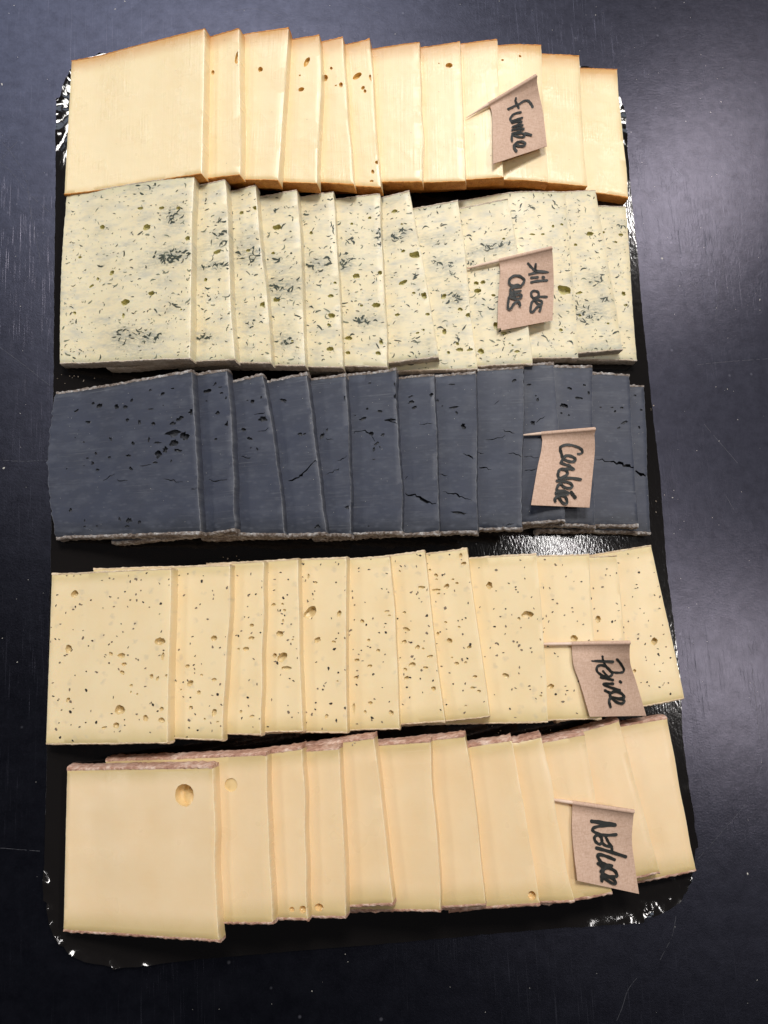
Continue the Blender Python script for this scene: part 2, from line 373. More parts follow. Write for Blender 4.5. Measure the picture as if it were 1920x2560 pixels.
def upper_hull(x, y):
    pts = []
    for p in zip(x, y):
        while len(pts) >= 2 and (pts[-1][0]-pts[-2][0])*(p[1]-pts[-2][1]) - (p[0]-pts[-2][0])*(pts[-1][1]-pts[-2][1]) >= 0: pts.pop()
        pts.append(p)
    return np.interp(x, [p[0] for p in pts], [p[1] for p in pts])
def smooth(a, s):
    k = np.exp(-.5 * (np.arange(-3*s, 3*s+1) / s) ** 2); k /= k.sum()
    return np.convolve(np.pad(a, 3*s, mode='reflect', reflect_type='odd'), k, 'valid')

# crops the measurements were read from: x0, y0, scale
CR = {'A': (100,50,2.0737), 'B': (850,50,2.0737), 'C': (500,60,2.765), 'D': (100,430,2.0737), 'E': (850,430,2.0737), 'F': (100,900,2.0737), 'G': (850,900,2.0737),
      'H': (100,1370,2.0737), 'I': (900,1350,2.0737), 'J': (100,1800,2.0737), 'K': (950,1750,2.0737), 'L': (80,2000,1.8433), 'M': (1020,2000,1.8433), 'P': (0,0,1.)}
def px(c, x, y): x0, y0, s = CR[c]; return np.array([x0 + x / s, y0 + y / s])

ROWS = [
 dict(key='smoked', al=(3, 6), t=8.8, rind=.7, tooth=.28, left=[('A',163,212),('A',125,903)],
  edges=[('A',852,45,838,795),('C',270,32,275,1040),('C',610,32,540,1078),('C',822,78,808,1105),('C',985,92,1062,1108),('C',1172,108,1250,1128),('C',1518,125,1535,1088),
         ('B',622,113,650,835),('B',815,100,850,815),('B',1043,132,1078,840),('B',1240,187,1282,862),('B',1437,257,1495,918)]),
 dict(key='herb', al=(4, 18), t=8.0, rind=.9, tooth=.30, left=[('D',140,118),('D',103,990)],
  edges=[('D',798,20,778,965),('D',960,42,1010,970),('D',1118,72,1198,990),('D',1330,95,1375,1003),('D',1522,105,1570,1012),('E',207,112,245,1010),('E',360,100,510,955),
         ('E',612,150,712,1020),('E',870,140,998,993),('E',1168,105,1236,962),('E',1325,95,1467,918),('E',1483,182,1540,975)]),
 dict(key='ash', al=(4, 22), t=7.6, rind=2.0, tooth=.55, left=[('F',85,178),('F',85,915)],
  edges=[('F',785,62,833,890),('F',968,55,1008,880),('F',1155,80,1272,900),('F',1385,75,1485,895),('F',1585,85,1612,900),('G',290,55,325,890),('G',488,80,512,890),
         ('G',702,70,712,885),('G',952,45,945,870),('G',1110,20,1167,830),('G',1308,42,1325,855),('G',1502,78,1548,855),('G',1577,140,1612,890)]),
 dict(key='pepper', al=(10, 4), t=8.0, rind=.9, tooth=.30, left=[('H',62,138),('H',32,1015)],
  edges=[('H',678,108,660,1008),('H',985,92,945,995),('H',1160,70,1145,965),('H',1335,58,1362,948),('H',1588,52,1592,955),('I',152,85,205,975),('I',335,60,440,935),
         ('I',555,45,672,915),('I',915,75,975,940),('I',1190,78,1253,925),('I',1332,85,1405,905),('P',1628,1364.5,1711,1746)]),
 dict(key='plain', al=(24, 7), t=8.2, flare=1.4, hs=-1.2, rind=1.7, tooth=.40, left=[('J',138,262),('P',157.6,2328)],
  edges=[('P',530.6,1919.6,547.6,2349),('P',665,1887,682,2307),('P',755,1872,769,2296),('P',847.5,1872,864,2291),('P',934,1845,982,2257),('P',1076,1854,1101,2275),('P',1162,1842,1213.7,2259),
         ('P',1279,1851,1350,2259),('P',1354,1844,1436.6,2251),('P',1461,1837,1531,2232),('P',1548,1803,1649,2179),('P',1668.5,1796,1740,2175)]),
]

# ---- eyes: crop letter, then x,y,rx,ry,angle(deg) read from the photograph, per row (slice found from position)
EYES = {
0: "C 255,225,18,45,15 95,338,12,18,0 418,315,17,20,0 742,268,17,36,20 705,455,20,17,-20 688,355,7,7,0 822,350,14,17,0 866,370,18,26,20 912,305,10,12,0 975,417,15,17,0 938,427,7,6,0 1088,365,38,19,-22 1130,435,13,15,20 1145,470,11,14,10 1180,370,12,25,-10 1222,963,14,14,0 1192,1015,12,14,0 1188,1088,14,8,0 "
   "B 568,238,20,14,0 515,228,4,5,0 933,190,8,7,0 845,212,7,7,0",
1: "D 518,193,15,8,0 628,190,14,9,0 718,192,12,9,0 548,283,23,15,-8 328,287,15,13,20 210,448,10,7,0 372,527,13,12,-30 265,593,14,8,-35 445,680,21,18,-10 582,633,14,14,0 765,350,12,14,0 727,709,7,5,0 182,727,8,11,0 430,750,8,14,0 300,550,10,8,0 "
   "922,408,20,11,-10 860,560,10,10,0 1045,210,12,9,0 1118,180,16,12,20 1078,408,12,8,0 1160,682,22,15,0 1232,285,20,17,0 1213,423,12,8,0 1225,660,17,13,0 1310,877,7,6,0 1510,748,17,15,0 1497,797,10,8,0 1505,918,16,14,0 1530,573,9,7,0 1505,645,18,9,-10 1408,313,10,9,0 1635,540,14,12,0 1600,865,14,12,0 "
   "E 155,235,9,8,0 65,272,9,7,0 205,525,12,12,0 85,538,15,12,0 110,690,8,7,0 185,685,20,15,0 42,865,15,10,-20 212,885,10,14,0 200,940,12,12,0 40,935,12,10,0 278,200,18,9,0 325,272,7,6,0 325,570,22,14,-20 380,630,9,7,0 435,645,17,16,0 298,738,12,9,0 390,435,34,20,15 402,830,9,6,0 432,820,7,6,0 453,735,12,8,0 330,408,10,9,0 "
   "537,643,15,12,-30 625,713,14,9,0 670,743,17,13,0 565,940,9,9,0 622,925,20,10,10 677,915,14,8,-20 540,830,12,14,0 605,888,9,9,0 708,573,14,10,0 715,612,17,14,0 745,575,14,11,0 798,640,10,8,0 812,795,15,20,0 735,930,18,14,0 852,840,16,9,0 895,903,6,5,0 920,935,15,7,0 850,342,9,6,0 "
   "1000,325,14,6,0 1055,325,10,6,0 1107,285,8,8,0 1150,270,10,7,0 1160,608,42,24,15 1143,820,12,9,0 1293,325,20,14,0 1222,373,12,8,0 1240,630,20,8,-15 1393,788,8,6,0 1243,747,10,7,0 1455,325,12,9,0 1432,367,12,7,0 1468,630,14,12,0 1367,310,8,8,0 1480,690,12,8,0",
2: "F 185,262,15,7,-15 278,228,8,8,0 308,237,17,12,-20 395,240,14,14,50 440,240,12,9,0 480,210,8,10,30 575,160,8,6,0 635,180,12,9,0 690,152,10,5,10 255,325,14,9,0 455,310,9,11,0 512,323,9,13,0 588,328,13,11,0 575,257,16,4,5 685,333,18,9,-10 722,300,19,12,-25 788,262,20,13,-25 642,236,4,4,0 365,408,7,12,-30 222,428,5,5,0 178,407,4,4,0 480,438,12,10,20 563,410,7,14,15 610,432,20,6,5 692,383,38,18,0 748,390,22,24,30 690,428,26,17,-20 648,470,18,15,-20 615,490,18,20,0 718,465,20,9,10 245,507,7,5,0 270,530,9,10,0 290,487,8,8,0 360,505,10,7,0 460,493,15,7,-10 470,560,15,9,25 300,572,10,8,0 598,532,14,6,0 680,520,5,8,20 160,775,8,12,30 230,838,5,8,0 230,862,7,5,0 292,865,7,5,0 417,828,7,11,-30 460,830,20,13,-25 455,860,12,6,0 512,838,8,15,40 228,545,4,4,0 195,365,3,3,0 135,560,4,4,0 "
   "870,165,24,13,-10 905,125,12,7,-30 938,175,10,7,0 968,192,8,8,0 925,275,14,9,-30 972,330,16,12,0 910,408,8,7,0 865,217,6,4,0 928,142,12,4,0 1100,215,13,12,0 1156,305,23,15,10 1085,408,18,9,15 1055,360,12,10,0 1128,460,6,8,0 1092,455,5,4,0 1075,210,5,4,0 1150,195,6,7,0 1265,205,20,9,40 1350,390,12,8,0 1376,380,10,6,-20 1437,868,16,9,-25 1462,395,10,22,25 1488,362,5,12,30 1578,190,7,12,0 1600,767,20,8,-5 "
   "G 155,123,8,4,0 140,250,7,7,0 208,265,15,7,25 75,290,4,4,0 120,300,20,8,-15 262,318,26,10,0 222,393,12,7,-15 160,385,13,12,0 190,435,16,7,-40 178,468,7,12,15 210,455,5,5,0 178,515,8,3,0 148,865,5,5,0 283,130,7,15,0 284,185,9,12,20 370,185,16,5,-15 372,220,16,9,-20 388,245,13,8,0 473,183,11,12,0 506,212,8,6,0 600,245,25,7,-5 605,272,6,12,0 635,338,16,15,-25 527,242,4,4,0 615,790,42,9,6 575,125,14,5,0 900,102,14,8,-25 1025,202,9,10,0 975,130,14,6,-20 1012,188,7,5,0 1003,330,15,11,0 "
   "1188,145,12,8,20 1235,195,22,8,5 1160,232,22,14,0 1148,272,7,6,0 1185,285,8,6,0 1292,172,8,11,0 1265,125,9,7,40 1352,242,7,5,0 1427,265,8,9,0 1458,243,10,6,-20 1408,250,9,4,0 1475,328,26,8,-25 1447,357,12,5,-35 1530,187,10,5,0 1560,260,10,7,0 1552,352,8,9,0",
3: "H 180,240,20,22,-30 150,525,17,25,0 625,480,26,22,-15 365,543,10,13,-30 420,560,22,14,-20 433,600,14,10,20 423,652,14,11,30 470,718,9,8,0 470,748,6,6,0 500,753,6,6,0 580,668,12,12,0 608,680,8,13,20 145,785,12,14,0 415,835,30,25,-20 395,915,16,18,0 548,888,13,17,0 628,840,13,11,0 627,893,18,13,0 655,662,12,8,0 640,560,9,20,15 330,928,16,7,-20 "
   "903,472,16,15,0 783,707,18,15,-20 765,614,12,9,0 823,748,10,12,0 785,828,9,11,0 903,852,12,22,20 905,678,14,9,0 850,888,7,6,0 840,655,8,6,0 922,903,7,5,0 990,428,10,10,0 733,733,6,5,0 1100,403,12,10,0 1097,465,16,10,-15 1063,522,18,11,-10 1097,877,14,7,-10 1046,848,8,8,0 1150,430,8,10,0 1030,520,7,6,0 1210,293,11,9,0 1255,288,7,7,0 1270,328,9,7,0 1242,447,22,15,0 1213,556,12,13,0 1255,565,27,22,-35 1275,620,26,12,-5 1310,470,6,5,0 1262,380,7,9,0 "
   "1432,175,10,7,0 1555,335,12,16,25 1442,478,20,13,-25 1520,487,12,7,0 1395,150,7,14,0 1484,873,8,13,20 1405,335,24,42,32 1546,685,5,6,0 1638,670,12,10,0 1647,583,13,11,0 1628,830,7,28,5 "
   "I 10,423,11,11,0 47,518,9,8,0 93,575,10,9,0 48,657,13,9,-10 137,368,14,6,0 152,388,8,5,0 53,847,12,9,0 30,888,9,8,0 163,895,13,15,15 203,157,6,6,0 315,243,18,10,0 232,380,11,7,0 240,458,18,11,20 232,528,16,10,-20 295,556,14,11,-20 272,643,18,13,0 340,661,13,8,10 362,605,18,8,-20 235,668,8,13,-25 238,713,13,11,-15 377,771,13,12,0 326,562,7,6,0 "
   "398,180,12,10,0 480,207,8,6,0 452,240,15,14,-30 395,255,22,8,5 408,282,8,6,0 395,210,7,5,0 362,155,7,9,0 503,225,8,8,0 441,430,8,7,0 517,446,8,6,0 465,520,15,15,0 565,558,12,9,-20 545,630,8,7,0 502,640,12,10,0 478,605,7,5,0 592,706,12,9,0 583,771,12,7,0 620,788,12,8,0 543,860,7,5,0 405,485,8,10,0 537,125,14,11,0 522,85,9,13,0 "
   "668,232,19,19,-20 870,382,30,21,0 828,408,8,11,0 758,705,20,13,20 938,808,8,6,0 1104,505,20,18,0 990,763,18,14,0 1233,413,17,19,0 1524,521,21,22,0 1421,674,11,11,0",
4: "J 745,395,45,50,0 985,335,30,30,0 1302,978,12,11,0 1367,978,16,16,0 1445,968,20,17,0 K 790,1010,18,20,0 462,243,7,6,0",
}
CRACKS = "F 515,548 575,543;330,625 385,590;395,622 455,625;635,612 690,630 745,635;778,668 828,674;870,622 910,628 975,622;1040,503 1095,508;1130,375 1195,352;1110,280 1170,275;1290,630 1350,605 1395,555 1430,520 1452,532*2.2;1545,522 1590,500;1490,590 1555,560;1478,405 1520,415|" \
         "G 70,375 130,368 165,385 180,418*1.3;240,312 300,326*1.5;340,695 400,705 450,735 502,747*2.6;415,332 478,330;640,488 692,508*1.4;512,592 560,602*1.3;535,685 600,695 685,733*1.4;800,232 828,212;755,413 800,410 858,396*1.3;845,362 905,382;870,480 938,499;716,555 785,565*1.4;712,480 745,483;1012,325 1060,290*1.3;955,573 1020,562;955,500 1030,505;" \
         "1332,517 1400,525*1.2;1395,525 1460,538 1522,562*3.6;1530,570 1560,590 1584,604*3.8;340,620 350,600;860,855 900,850"

def parse(s):
    cur = None
    for tok in s.split():
        if tok.isalpha(): cur = tok; continue
        yield cur, [float(a) for a in tok.split(',')]

EYE_DEPTH = {'smoked': .55, 'herb': .55, 'ash': 1.1, 'pepper': .55, 'plain': .55}
SPEC = {}
slices = []                                         # (row, index, info)

class Slice: pass
def layout(ri, row):
    """walk the row from the lowest slice (right) to the topmost (left)"""
    t0 = row['t']; n = len(row['edges']); lst = [None] * n
    c, x, y = row['left'][0]; LTp = px(c, x, y); c, x, y = row['left'][1]; LBp = px(c, x, y)
    zl = TZ + .15 + t0
    a = unp(*LTp, zl); b = unp(*LBp, zl)
    row['px'] = {-1: (LTp, LBp)}
    for k_, (c_, x1_, y1_, x2_, y2_) in enumerate(row['edges']): row['px'][k_] = (px(c_, x1_, y1_), px(c_, x2_, y2_))
    for k in range(n - 1, -1, -1):
        c, x1, y1, x2, y2 = row['edges'][k]; rt, rb = px(c, x1, y1), px(c, x2, y2)
        t = t0 * (1 + .10 * rng.uniform(-1, 1))
        zt_, zb_ = TZ + t + 4, TZ + t + 4
        for it in range(5):
            Pt, Pb = unp(*rt, zt_), unp(*rb, zb_)
            e = (Pb - Pt)[:2]; Ln = np.linalg.norm(e); e /= Ln; perp = np.array([e[1], -e[0]])   # points left (-x)
            if perp[0] > 0: perp = -perp
            if k == 0:
                LT, LB = a[:2], b[:2]
            else:
                wdt = {0: 84, 1: 80, 2: 74, 3: 82, 4: 92}[ri]
                LT = Pt[:2] + perp * wdt; LB = Pb[:2] + perp * wdt
                LT = LT + np.array([0, row.get('hs', 0)]); LB = LB + np.array([0, row.get('hs', 0)])
            if k:                                           # tucked under: keep the hidden ends inside the row's outline
                for which, al in ((0, row['al'][0]), (1, row['al'][1])):
                    line = [row['px'][k_][which] for k_ in range(-1, k+1)]
                    lx = np.array([a_[0] for a_ in line]); ly = np.array([a_[1] for a_ in line]); o_ = np.argsort(lx)
                    Pc = LT if which == 0 else LB
                    pp = proj(np.array([*Pc, TZ+t])); lim = np.interp(pp[0], lx[o_], ly[o_])
                    over = (lim-pp[1]) if which == 0 else (pp[1]-lim)
                    al2 = al*(.6+.4*np.sin(k*2.3))
                    if over > al2:
                        sh_ = np.array([0, (over-al2)*.25*(-1 if which == 0 else 1)])
                        if which == 0: LT = LT+sh_
                        else: LB = LB+sh_
            q = np.array([LB, Pb[:2], Pt[:2], LT])          # SW, SE, NE, NW
            nu, nv = 61, 41
            U, V = np.meshgrid(np.linspace(0, 1, nu), np.linspace(0, 1, nv))
            XY = ((1-U)*(1-V))[..., None]*q[0] + (U*(1-V))[..., None]*q[1] + (U*V)[..., None]*q[2] + ((1-U)*V)[..., None]*q[3]
            base = H[hidx(XY)]
            prof = []
            for sl in (slice(4, nv//2), slice(nv//2, nv-4)):
                p = np.percentile(base[sl], 72, axis=0)
                hull = upper_hull(np.linspace(0, 1, nu), p)
                z = .75 * hull + .25 * smooth(p, 4)
                z = smooth(z, 4); prof.append(np.maximum(z, TZ + .1))
            lo, hi = prof
            Zb = lo + (hi - lo) * np.clip((V - .25) / .5, -.25, 1.25)
            zt_, zb_ = Zb[-1, -1] + t, Zb[0, -1] + t
        s = Slice(); s.q = q; s.Zb = Zb; s.t = t; s.nu, s.nv = nu, nv; s.ri = ri; s.k = k; s.key = row['key']
        s.W = (np.linalg.norm(q[1]-q[0]) + np.linalg.norm(q[2]-q[3])) / 2; s.Ln = (np.linalg.norm(q[3]-q[0]) + np.linalg.norm(q[2]-q[1])) / 2
        # stamp the slice into the height field
        U, V = np.meshgrid(np.linspace(0, 1, 150), np.linspace(0, 1, 150))
        XYZ = s_at(s, U, V, 1.0); H[hidx(XYZ)] = np.maximum(H[hidx(XYZ)], XYZ[..., 2])
        lst[k] = s
        if k in (0, n//2): 0 and print('ROW', ri, k, 'zR', (Zb[nv//2,-1]+t).round(1), 'W', round(s.W,1), 'slopeR', ((Zb[nv//2,-1]-Zb[nv//2,-8])/(7*s.W/(nu-1))).round(2))
    return lst
def s_at(s, U, V, h):
    q = s.q
    U = np.asarray(U, float); V = np.asarray(V, float)
    XY = ((1-U)*(1-V))[..., None]*q[0] + (U*(1-V))[..., None]*q[1] + (U*V)[..., None]*q[2] + ((1-U)*V)[..., None]*q[3]
    fu = np.clip(U, 0, 1)*(s.nu-1); fv = np.clip(V, 0, 1)*(s.nv-1)
    i = np.minimum(fu.astype(int), s.nu-2); j = np.minimum(fv.astype(int), s.nv-2); a = fu-i; b = fv-j
    Z = s.Zb
    zb = Z[j, i]*(1-a)*(1-b) + Z[j, i+1]*a*(1-b) + Z[j+1, i]*(1-a)*b + Z[j+1, i+1]*a*b
    du = (Z[j, i+1]-Z[j, i])*(s.nu-1)/s.W                  # slope along u
    nrm = np.sqrt(1+du*du)
    ex = (q[1]-q[0]); ex = ex/np.linalg.norm(ex)
    off = s.t*np.asarray(h, float)
    out = np.empty(XY.shape[:-1]+(3,))
    # thickness measured square to the slope: top leans left as the slice tilts
    lean = (-du/nrm*off)
    top_lean = (-du/nrm*s.t)
    out[..., 0] = XY[..., 0] + (lean - top_lean)*ex[0]     # top face stays where it was measured
    out[..., 1] = XY[..., 1] + (lean - top_lean)*ex[1]
    out[..., 2] = zb + off/nrm + (s.t - s.t/nrm)
    return out

ALL = [layout(i, r) for i, r in enumerate(ROWS)]

def locate(row, p):
    """which slice of the row shows at photograph position p, and where on it (u,v)"""
    for s in row:                                    # topmost first
        if not hasattr(s, 'pg'):
            s.gu, s.gv = np.meshgrid(np.linspace(0, 1, 81), np.linspace(0, 1, 81)); s.pg = proj(s_at(s, s.gu, s.gv, 1.0))
        d = ((s.pg - p) ** 2).sum(-1); i = np.unravel_index(d.argmin(), d.shape)
        if d[i] < 30 and .004 < s.gu[i] < .996: 
            return s, s.gu[i], s.gv[i]
    return None
for row in ALL:
    for s in row: s.holes = []
for ri, txt in EYES.items():
    for c, (x, y, rx, ry, an) in parse(txt):
        r = locate(ALL[ri], px(c, x, y))
        if not r: continue
        s, u, v = r; sc = .25 / CR[c][2] * .98
        shr = .90 if ri in (2, 3) else 1.0; w, h = rx*sc*shr, ry*sc*shr; a0 = -math.radians(an)
        big = max(w, h); nn = 14 if big > 1.6 else (10 if big > .8 else 7)
        rough = {'ash': .38, 'herb': .2, 'pepper': .15, 'smoked': .06, 'plain': .03}[ROWS[ri]['key']]
        poly = []
        ph = rng.uniform(0, 6.28)
        for i in range(nn):
            th = 2*math.pi*i/nn; rr = 1 + rough*rng.uniform(-1, 1) + (.10*math.sin(2*th+ph) if ri != 4 else 0)
            ax, ay = w*rr*math.cos(th), h*rr*math.sin(th)
            poly.append((u*s.W + ax*math.cos(a0) - ay*math.sin(a0), v*s.Ln + ax*math.sin(a0) + ay*math.cos(a0)))
        dep = min(min(w, h)*(1.5 if ri != 2 else 1.35), s.t*.8)
        if ri == 4 and rx == 30: dep = .8
        s.holes.append((poly, (u*s.W, v*s.Ln), dep))
for part in CRACKS.split('|'):
    c, body = part.split(' ', 1)
    for cr in body.split(';'):
        wd = 1.0
        if '*' in cr: cr, w_ = cr.split('*'); wd = float(w_)
        P_ = [px(c, *[float(a) for a in q.split(',')]) for q in cr.split()]
        mid = P_[len(P_)//2] if len(P_) > 2 else (P_[0]+P_[1])/2
        r = locate(ALL[2], mid)
        if not r: continue
        s = r[0]; pts = []
        for a, b in zip(P_, P_[1:]):
            nn = max(2, int(np.linalg.norm(b-a)/6))
            for i in range(nn): pts.append(a+(b-a)*i/nn)
        pts.append(P_[-1]); uv = []
        for p in pts:
            d = ((s.pg-p)**2).sum(-1); i = np.unravel_index(d.argmin(), d.shape); uv.append((s.gu[i]*s.W, s.gv[i]*s.Ln))
        uv = np.array(uv); uv[1:-1] += rng.normal(0, .22, uv[1:-1].shape); nn = len(uv)
        d = np.gradient(uv, axis=0); nrm = np.stack([-d[:, 1], d[:, 0]], 1); nrm /= np.linalg.norm(nrm, axis=1)[:, None]+1e-9
        wv = .19*wd*(.35+np.sin(np.linspace(.1, math.pi-.1, nn)))*rng.uniform(.5, 1.5, nn)
        poly = [tuple(a) for a in uv+nrm*wv[:, None]] + [tuple(a) for a in (uv-nrm*wv[:, None])[::-1]]
        s.holes.append((poly, None, 1.2+.7*wd))

# ------------------------------------------------------------------ build one slice
def edge_noise(n, amp, seed, per=1.0):
    r = np.random.default_rng(seed); a = r.normal(0, 1, n); b = smooth(r.normal(0, 1, n), 4)*2
    return amp*(a*.55+b*.6)

def in_poly(p, poly):
    c = False; j = len(poly)-1
    for i in range(len(poly)):
        a, b = poly[i], poly[j]
        if (a[1] > p[1]) != (b[1] > p[1]) and p[0] < (b[0]-a[0])*(p[1]-a[1])/((b[1]-a[1]) or 1e-12)+a[0]: c = not c
        j = i
    return c

def build_slice(s, row):
    W, Ln = s.W, s.Ln; key = s.key; seed = s.ri*100+s.k
    r = np.random.default_rng(seed)
    step = 1.3
    nu = int(W/step); nv = int(Ln/2.0)
    us = np.linspace(0, W, nu+1); vs = np.linspace(0, Ln, nv+1)
    tooth = row['tooth']
    eS = edge_noise(nu+1, tooth*.5, seed+1); eN = edge_noise(nu+1, tooth*.5, seed+2)
    cut = .05 if key in ('smoked', 'plain', 'pepper') else (.14 if key == 'herb' else .22)
    eE = edge_noise(nv+1, cut, seed+3); eW = edge_noise(nv+1, cut, seed+4)
    bow = r.normal(0, .6)*np.sin(np.pi*vs/Ln)+r.normal(0, .28)*np.sin(2*np.pi*vs/Ln)+r.normal(0, .12)*np.sin(5*np.pi*vs/Ln+seed); eE = eE + bow
    cr_ = {'herb': 1.3, 'ash': 1.5, 'pepper': .8, 'plain': .9, 'smoked': .7}[key]
    eE = eE-cr_*(np.exp(-vs/.9)+np.exp(-(Ln-vs)/.9))
    if s.k == 0:
        bulge = {'herb': 1.6, 'ash': 5.0}.get(key, 0.0)
        eW = eW - bulge*np.sin(np.pi*np.clip(vs/Ln, 0, 1))**.8 - (r.normal(0, .35, nv+1) if key == 'ash' else 0)
    else:
        eW = eW*1.5
    S_ = [(us[i], eS[i]) for i in range(nu+1)]
    N_ = [(us[i], Ln+eN[i]) for i in range(nu+1)]
    rad = .9
    E_ = [(W+eE[j], vs[j]) for j in range(1, nv)]; Wst = [(0+eW[j], vs[j]) for j in range(1, nv)]
    outl = S_ + E_ + N_[::-1] + Wst[::-1]
    nb = len(outl); O = np.array(outl)
    # inset ring for the worn arris
    ins = .45
    tang = np.roll(O, -1, 0)-np.roll(O, 1, 0); tang /= np.linalg.norm(tang, axis=1)[:, None]
    I_ = O + np.stack([-tang[:, 1], tang[:, 0]], 1)*ins
    I_[:, 0] = np.clip(I_[:, 0], O[:, 0].min()+.3, W-.0+.6)
    pts = [tuple(p) for p in O] + [tuple(p) for p in I_]
    edges = [(i, (i+1) % nb) for i in range(nb)]
    faces = [list(range(nb))]
    hole_dep = {}
    for hi_, (poly, cen_, dep) in enumerate(s.holes):
        poly = [(min(max(x, .9), W-.75), min(max(y, 1.1), Ln-1.1)) for x, y in poly]
        A = sum(poly[i][0]*poly[(i+1) % len(poly)][1]-poly[(i+1) % len(poly)][0]*poly[i][1] for i in range(len(poly)))
        if abs(A) < .02: continue
        if A < 0: poly = poly[::-1]
        st = len(pts); pts += poly; faces.append(list(range(st, st+len(poly)))); hole_dep[len(faces)-1] = (poly, dep)
        if cen_:
            for sc_ in (.72, .4):
                for i in range(0, len(poly), 1 if sc_ > .5 else 2):
                    pts.append((cen_[0]+(poly[i][0]-cen_[0])*sc_, cen_[1]+(poly[i][1]-cen_[1])*sc_))
        else:
            h = len(poly)//2
            for i in range(1, h-1): pts.append(((poly[i][0]+poly[-1-i][0])/2, (poly[i][1]+poly[-1-i][1])/2))
    gu, gv = np.meshgrid(np.arange(3, W-2, 2.6 if key == 'herb' else 4.0), np.arange(3, Ln-2, 2.0 if key == 'herb' else 4.0))
    pts += [(a, b) for a, b in zip(gu.ravel(), gv.ravel())]
    vo, eo, fo, ov, oe, of = delaunay_2d_cdt([Vector(p) for p in pts], edges, faces, 1, 1e-4)
    P = np.array([tuple(p) for p in vo]); n = len(P)
    isout = np.zeros(n, bool)
    omap = {}
    for i, o in enumerate(ov):
        for a in o:
            if a < nb: isout[i] = True; omap[a] = i
    top, hol = [], []
    for t, o in zip(fo, of):
        a, b, c = (P[i] for i in t)
        if (b[0]-a[0])*(c[1]-a[1])-(c[0]-a[0])*(b[1]-a[1]) < 0: t = [t[0], t[2], t[1]]
        ids = [i for i in o if i in hole_dep]
        (hol if ids else top).append((list(t), ids))
    frac = np.stack([P[:, 0]/W, P[:, 1]/Ln], 1)
    hgt = np.ones(n); hgt[isout] = 1-.28/s.t
    # gentle unevenness of the cut face
    wav = np.sin(P[:, 0]*.11+seed)*np.cos(P[:, 1]*.09+seed*2)*.012+np.sin(P[:, 1]*.21+seed*3)*.006
    hgt = hgt+wav*(~isout)
    VT = s_at(s, frac[:, 0], frac[:, 1], hgt); VB = s_at(s, frac[:, 0], frac[:, 1], np.zeros(n))
    if s.ri in (3, 0, 4): pass
    verts = [tuple(v) for v in VT]+[tuple(v) for v in VB]
    uvp = [tuple(p) for p in P]*2
    F_, MI = [], []
    for t, _ in top: F_.append(t); MI.append(0)
    for t, _ in top+hol: F_.append([t[0]+n, t[2]+n, t[1]+n]); MI.append(0)
    loop = [omap[i] for i in range(nb)]
    # ring in the middle of the side so the cut face can be a little uneven
    mid0 = len(verts); VM = s_at(s, frac[loop, 0], frac[loop, 1], np.full(nb, .5)+0*r.normal(0, .1, nb))
    outn = np.stack([tang[:, 1], -tang[:, 0]], 1)
    jit = r.normal(0, .05 if key != 'ash' else .16, nb)
    VM[:, :2] += outn*jit[:, None]
    verts += [tuple(v) for v in VM]; uvp += [tuple(P[i]) for i in loop]
    for i in range(nb):
        j = (i+1) % nb; a, b = loop[i], loop[j]
        F_.append([a, mid0+i, mid0+j, b]); MI.append(0)
        F_.append([mid0+i, n+a, n+b, mid0+j]); MI.append(0)
    # hollows
    if hol:
        edge_count = {}
        for t, _ in hol:
            for a, b in ((t[0], t[1]), (t[1], t[2]), (t[2], t[0])): edge_count[(a, b)] = 1
        rim = [(a, b) for (a, b) in edge_count if (b, a) not in edge_count]
        rimv = {a for e in rim for a in e}
        vdep = {}
        for t, ids in hol:
            for i in t:
                for h in ids: vdep.setdefault(i, []).append(h)
        fl = {}
        for i, hs in vdep.items():
            poly, dep = hole_dep[hs[0]]; dep = max(hole_dep[h][1] for h in hs)
            c = np.mean(poly, 0); rr = np.max(np.linalg.norm(np.array(poly)-c, axis=1))
            k = .80 if i in rimv else (.9+.1*(1-min(1, np.linalg.norm(P[i]-c)/rr)))
            p = P[i]+(c-P[i])*(.04 if i in rimv else 0)
            h0 = 1-dep*k/s.t*r.uniform(.85, 1.1)
            vv = s_at(s, np.array(p[0]/W), np.array(p[1]/Ln), np.array(max(.06, h0)))
            fl[i] = len(verts); verts.append(tuple(vv)); uvp.append(tuple(p))
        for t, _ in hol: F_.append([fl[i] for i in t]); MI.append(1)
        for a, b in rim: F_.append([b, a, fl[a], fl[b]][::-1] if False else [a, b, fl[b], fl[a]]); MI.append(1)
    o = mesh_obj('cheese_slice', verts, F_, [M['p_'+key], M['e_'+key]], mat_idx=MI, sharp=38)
    me = o.data
    li = np.empty(len(me.loops), np.int32); me.loops.foreach_get('vertex_index', li)
    U = np.array(uvp)[li]
    l1 = me.uv_layers.new(name='mm'); l2 = me.uv_layers.new(name='rim')
    l1.data.foreach_set('uv', (U+np.array([seed*37.3 % 997, seed*91.7 % 883])).ravel())
    l2.data.foreach_set('uv', np.stack([U[:, 1], Ln-U[:, 1]], 1).ravel())
    if key == 'herb':
        Pm = np.array(uvp); sm = np.zeros(len(Pm))
        for (u0, v0, sx, sy, cnt) in clusters.get(s.k, []): sm += min(1.2, cnt/16)*np.exp(-.5*(((Pm[:, 0]-u0)/(sx*.9+1.2))**2+((Pm[:, 1]-v0)/(sy*1.1+1.2))**2))
        for _ in range(20):
            u0, v0 = r.uniform(0, W), r.uniform(0, Ln); a_, b_ = r.uniform(2, 6), r.uniform(1, 2.6); dx, dy = Pm[:, 0]-u0, Pm[:, 1]-v0; rx_ = dx*.97+dy*.22; ry_ = dy*.97-dx*.22
            sm += r.uniform(.15, .6)*np.exp(-.5*((rx_/a_)**2+(ry_/b_)**2))
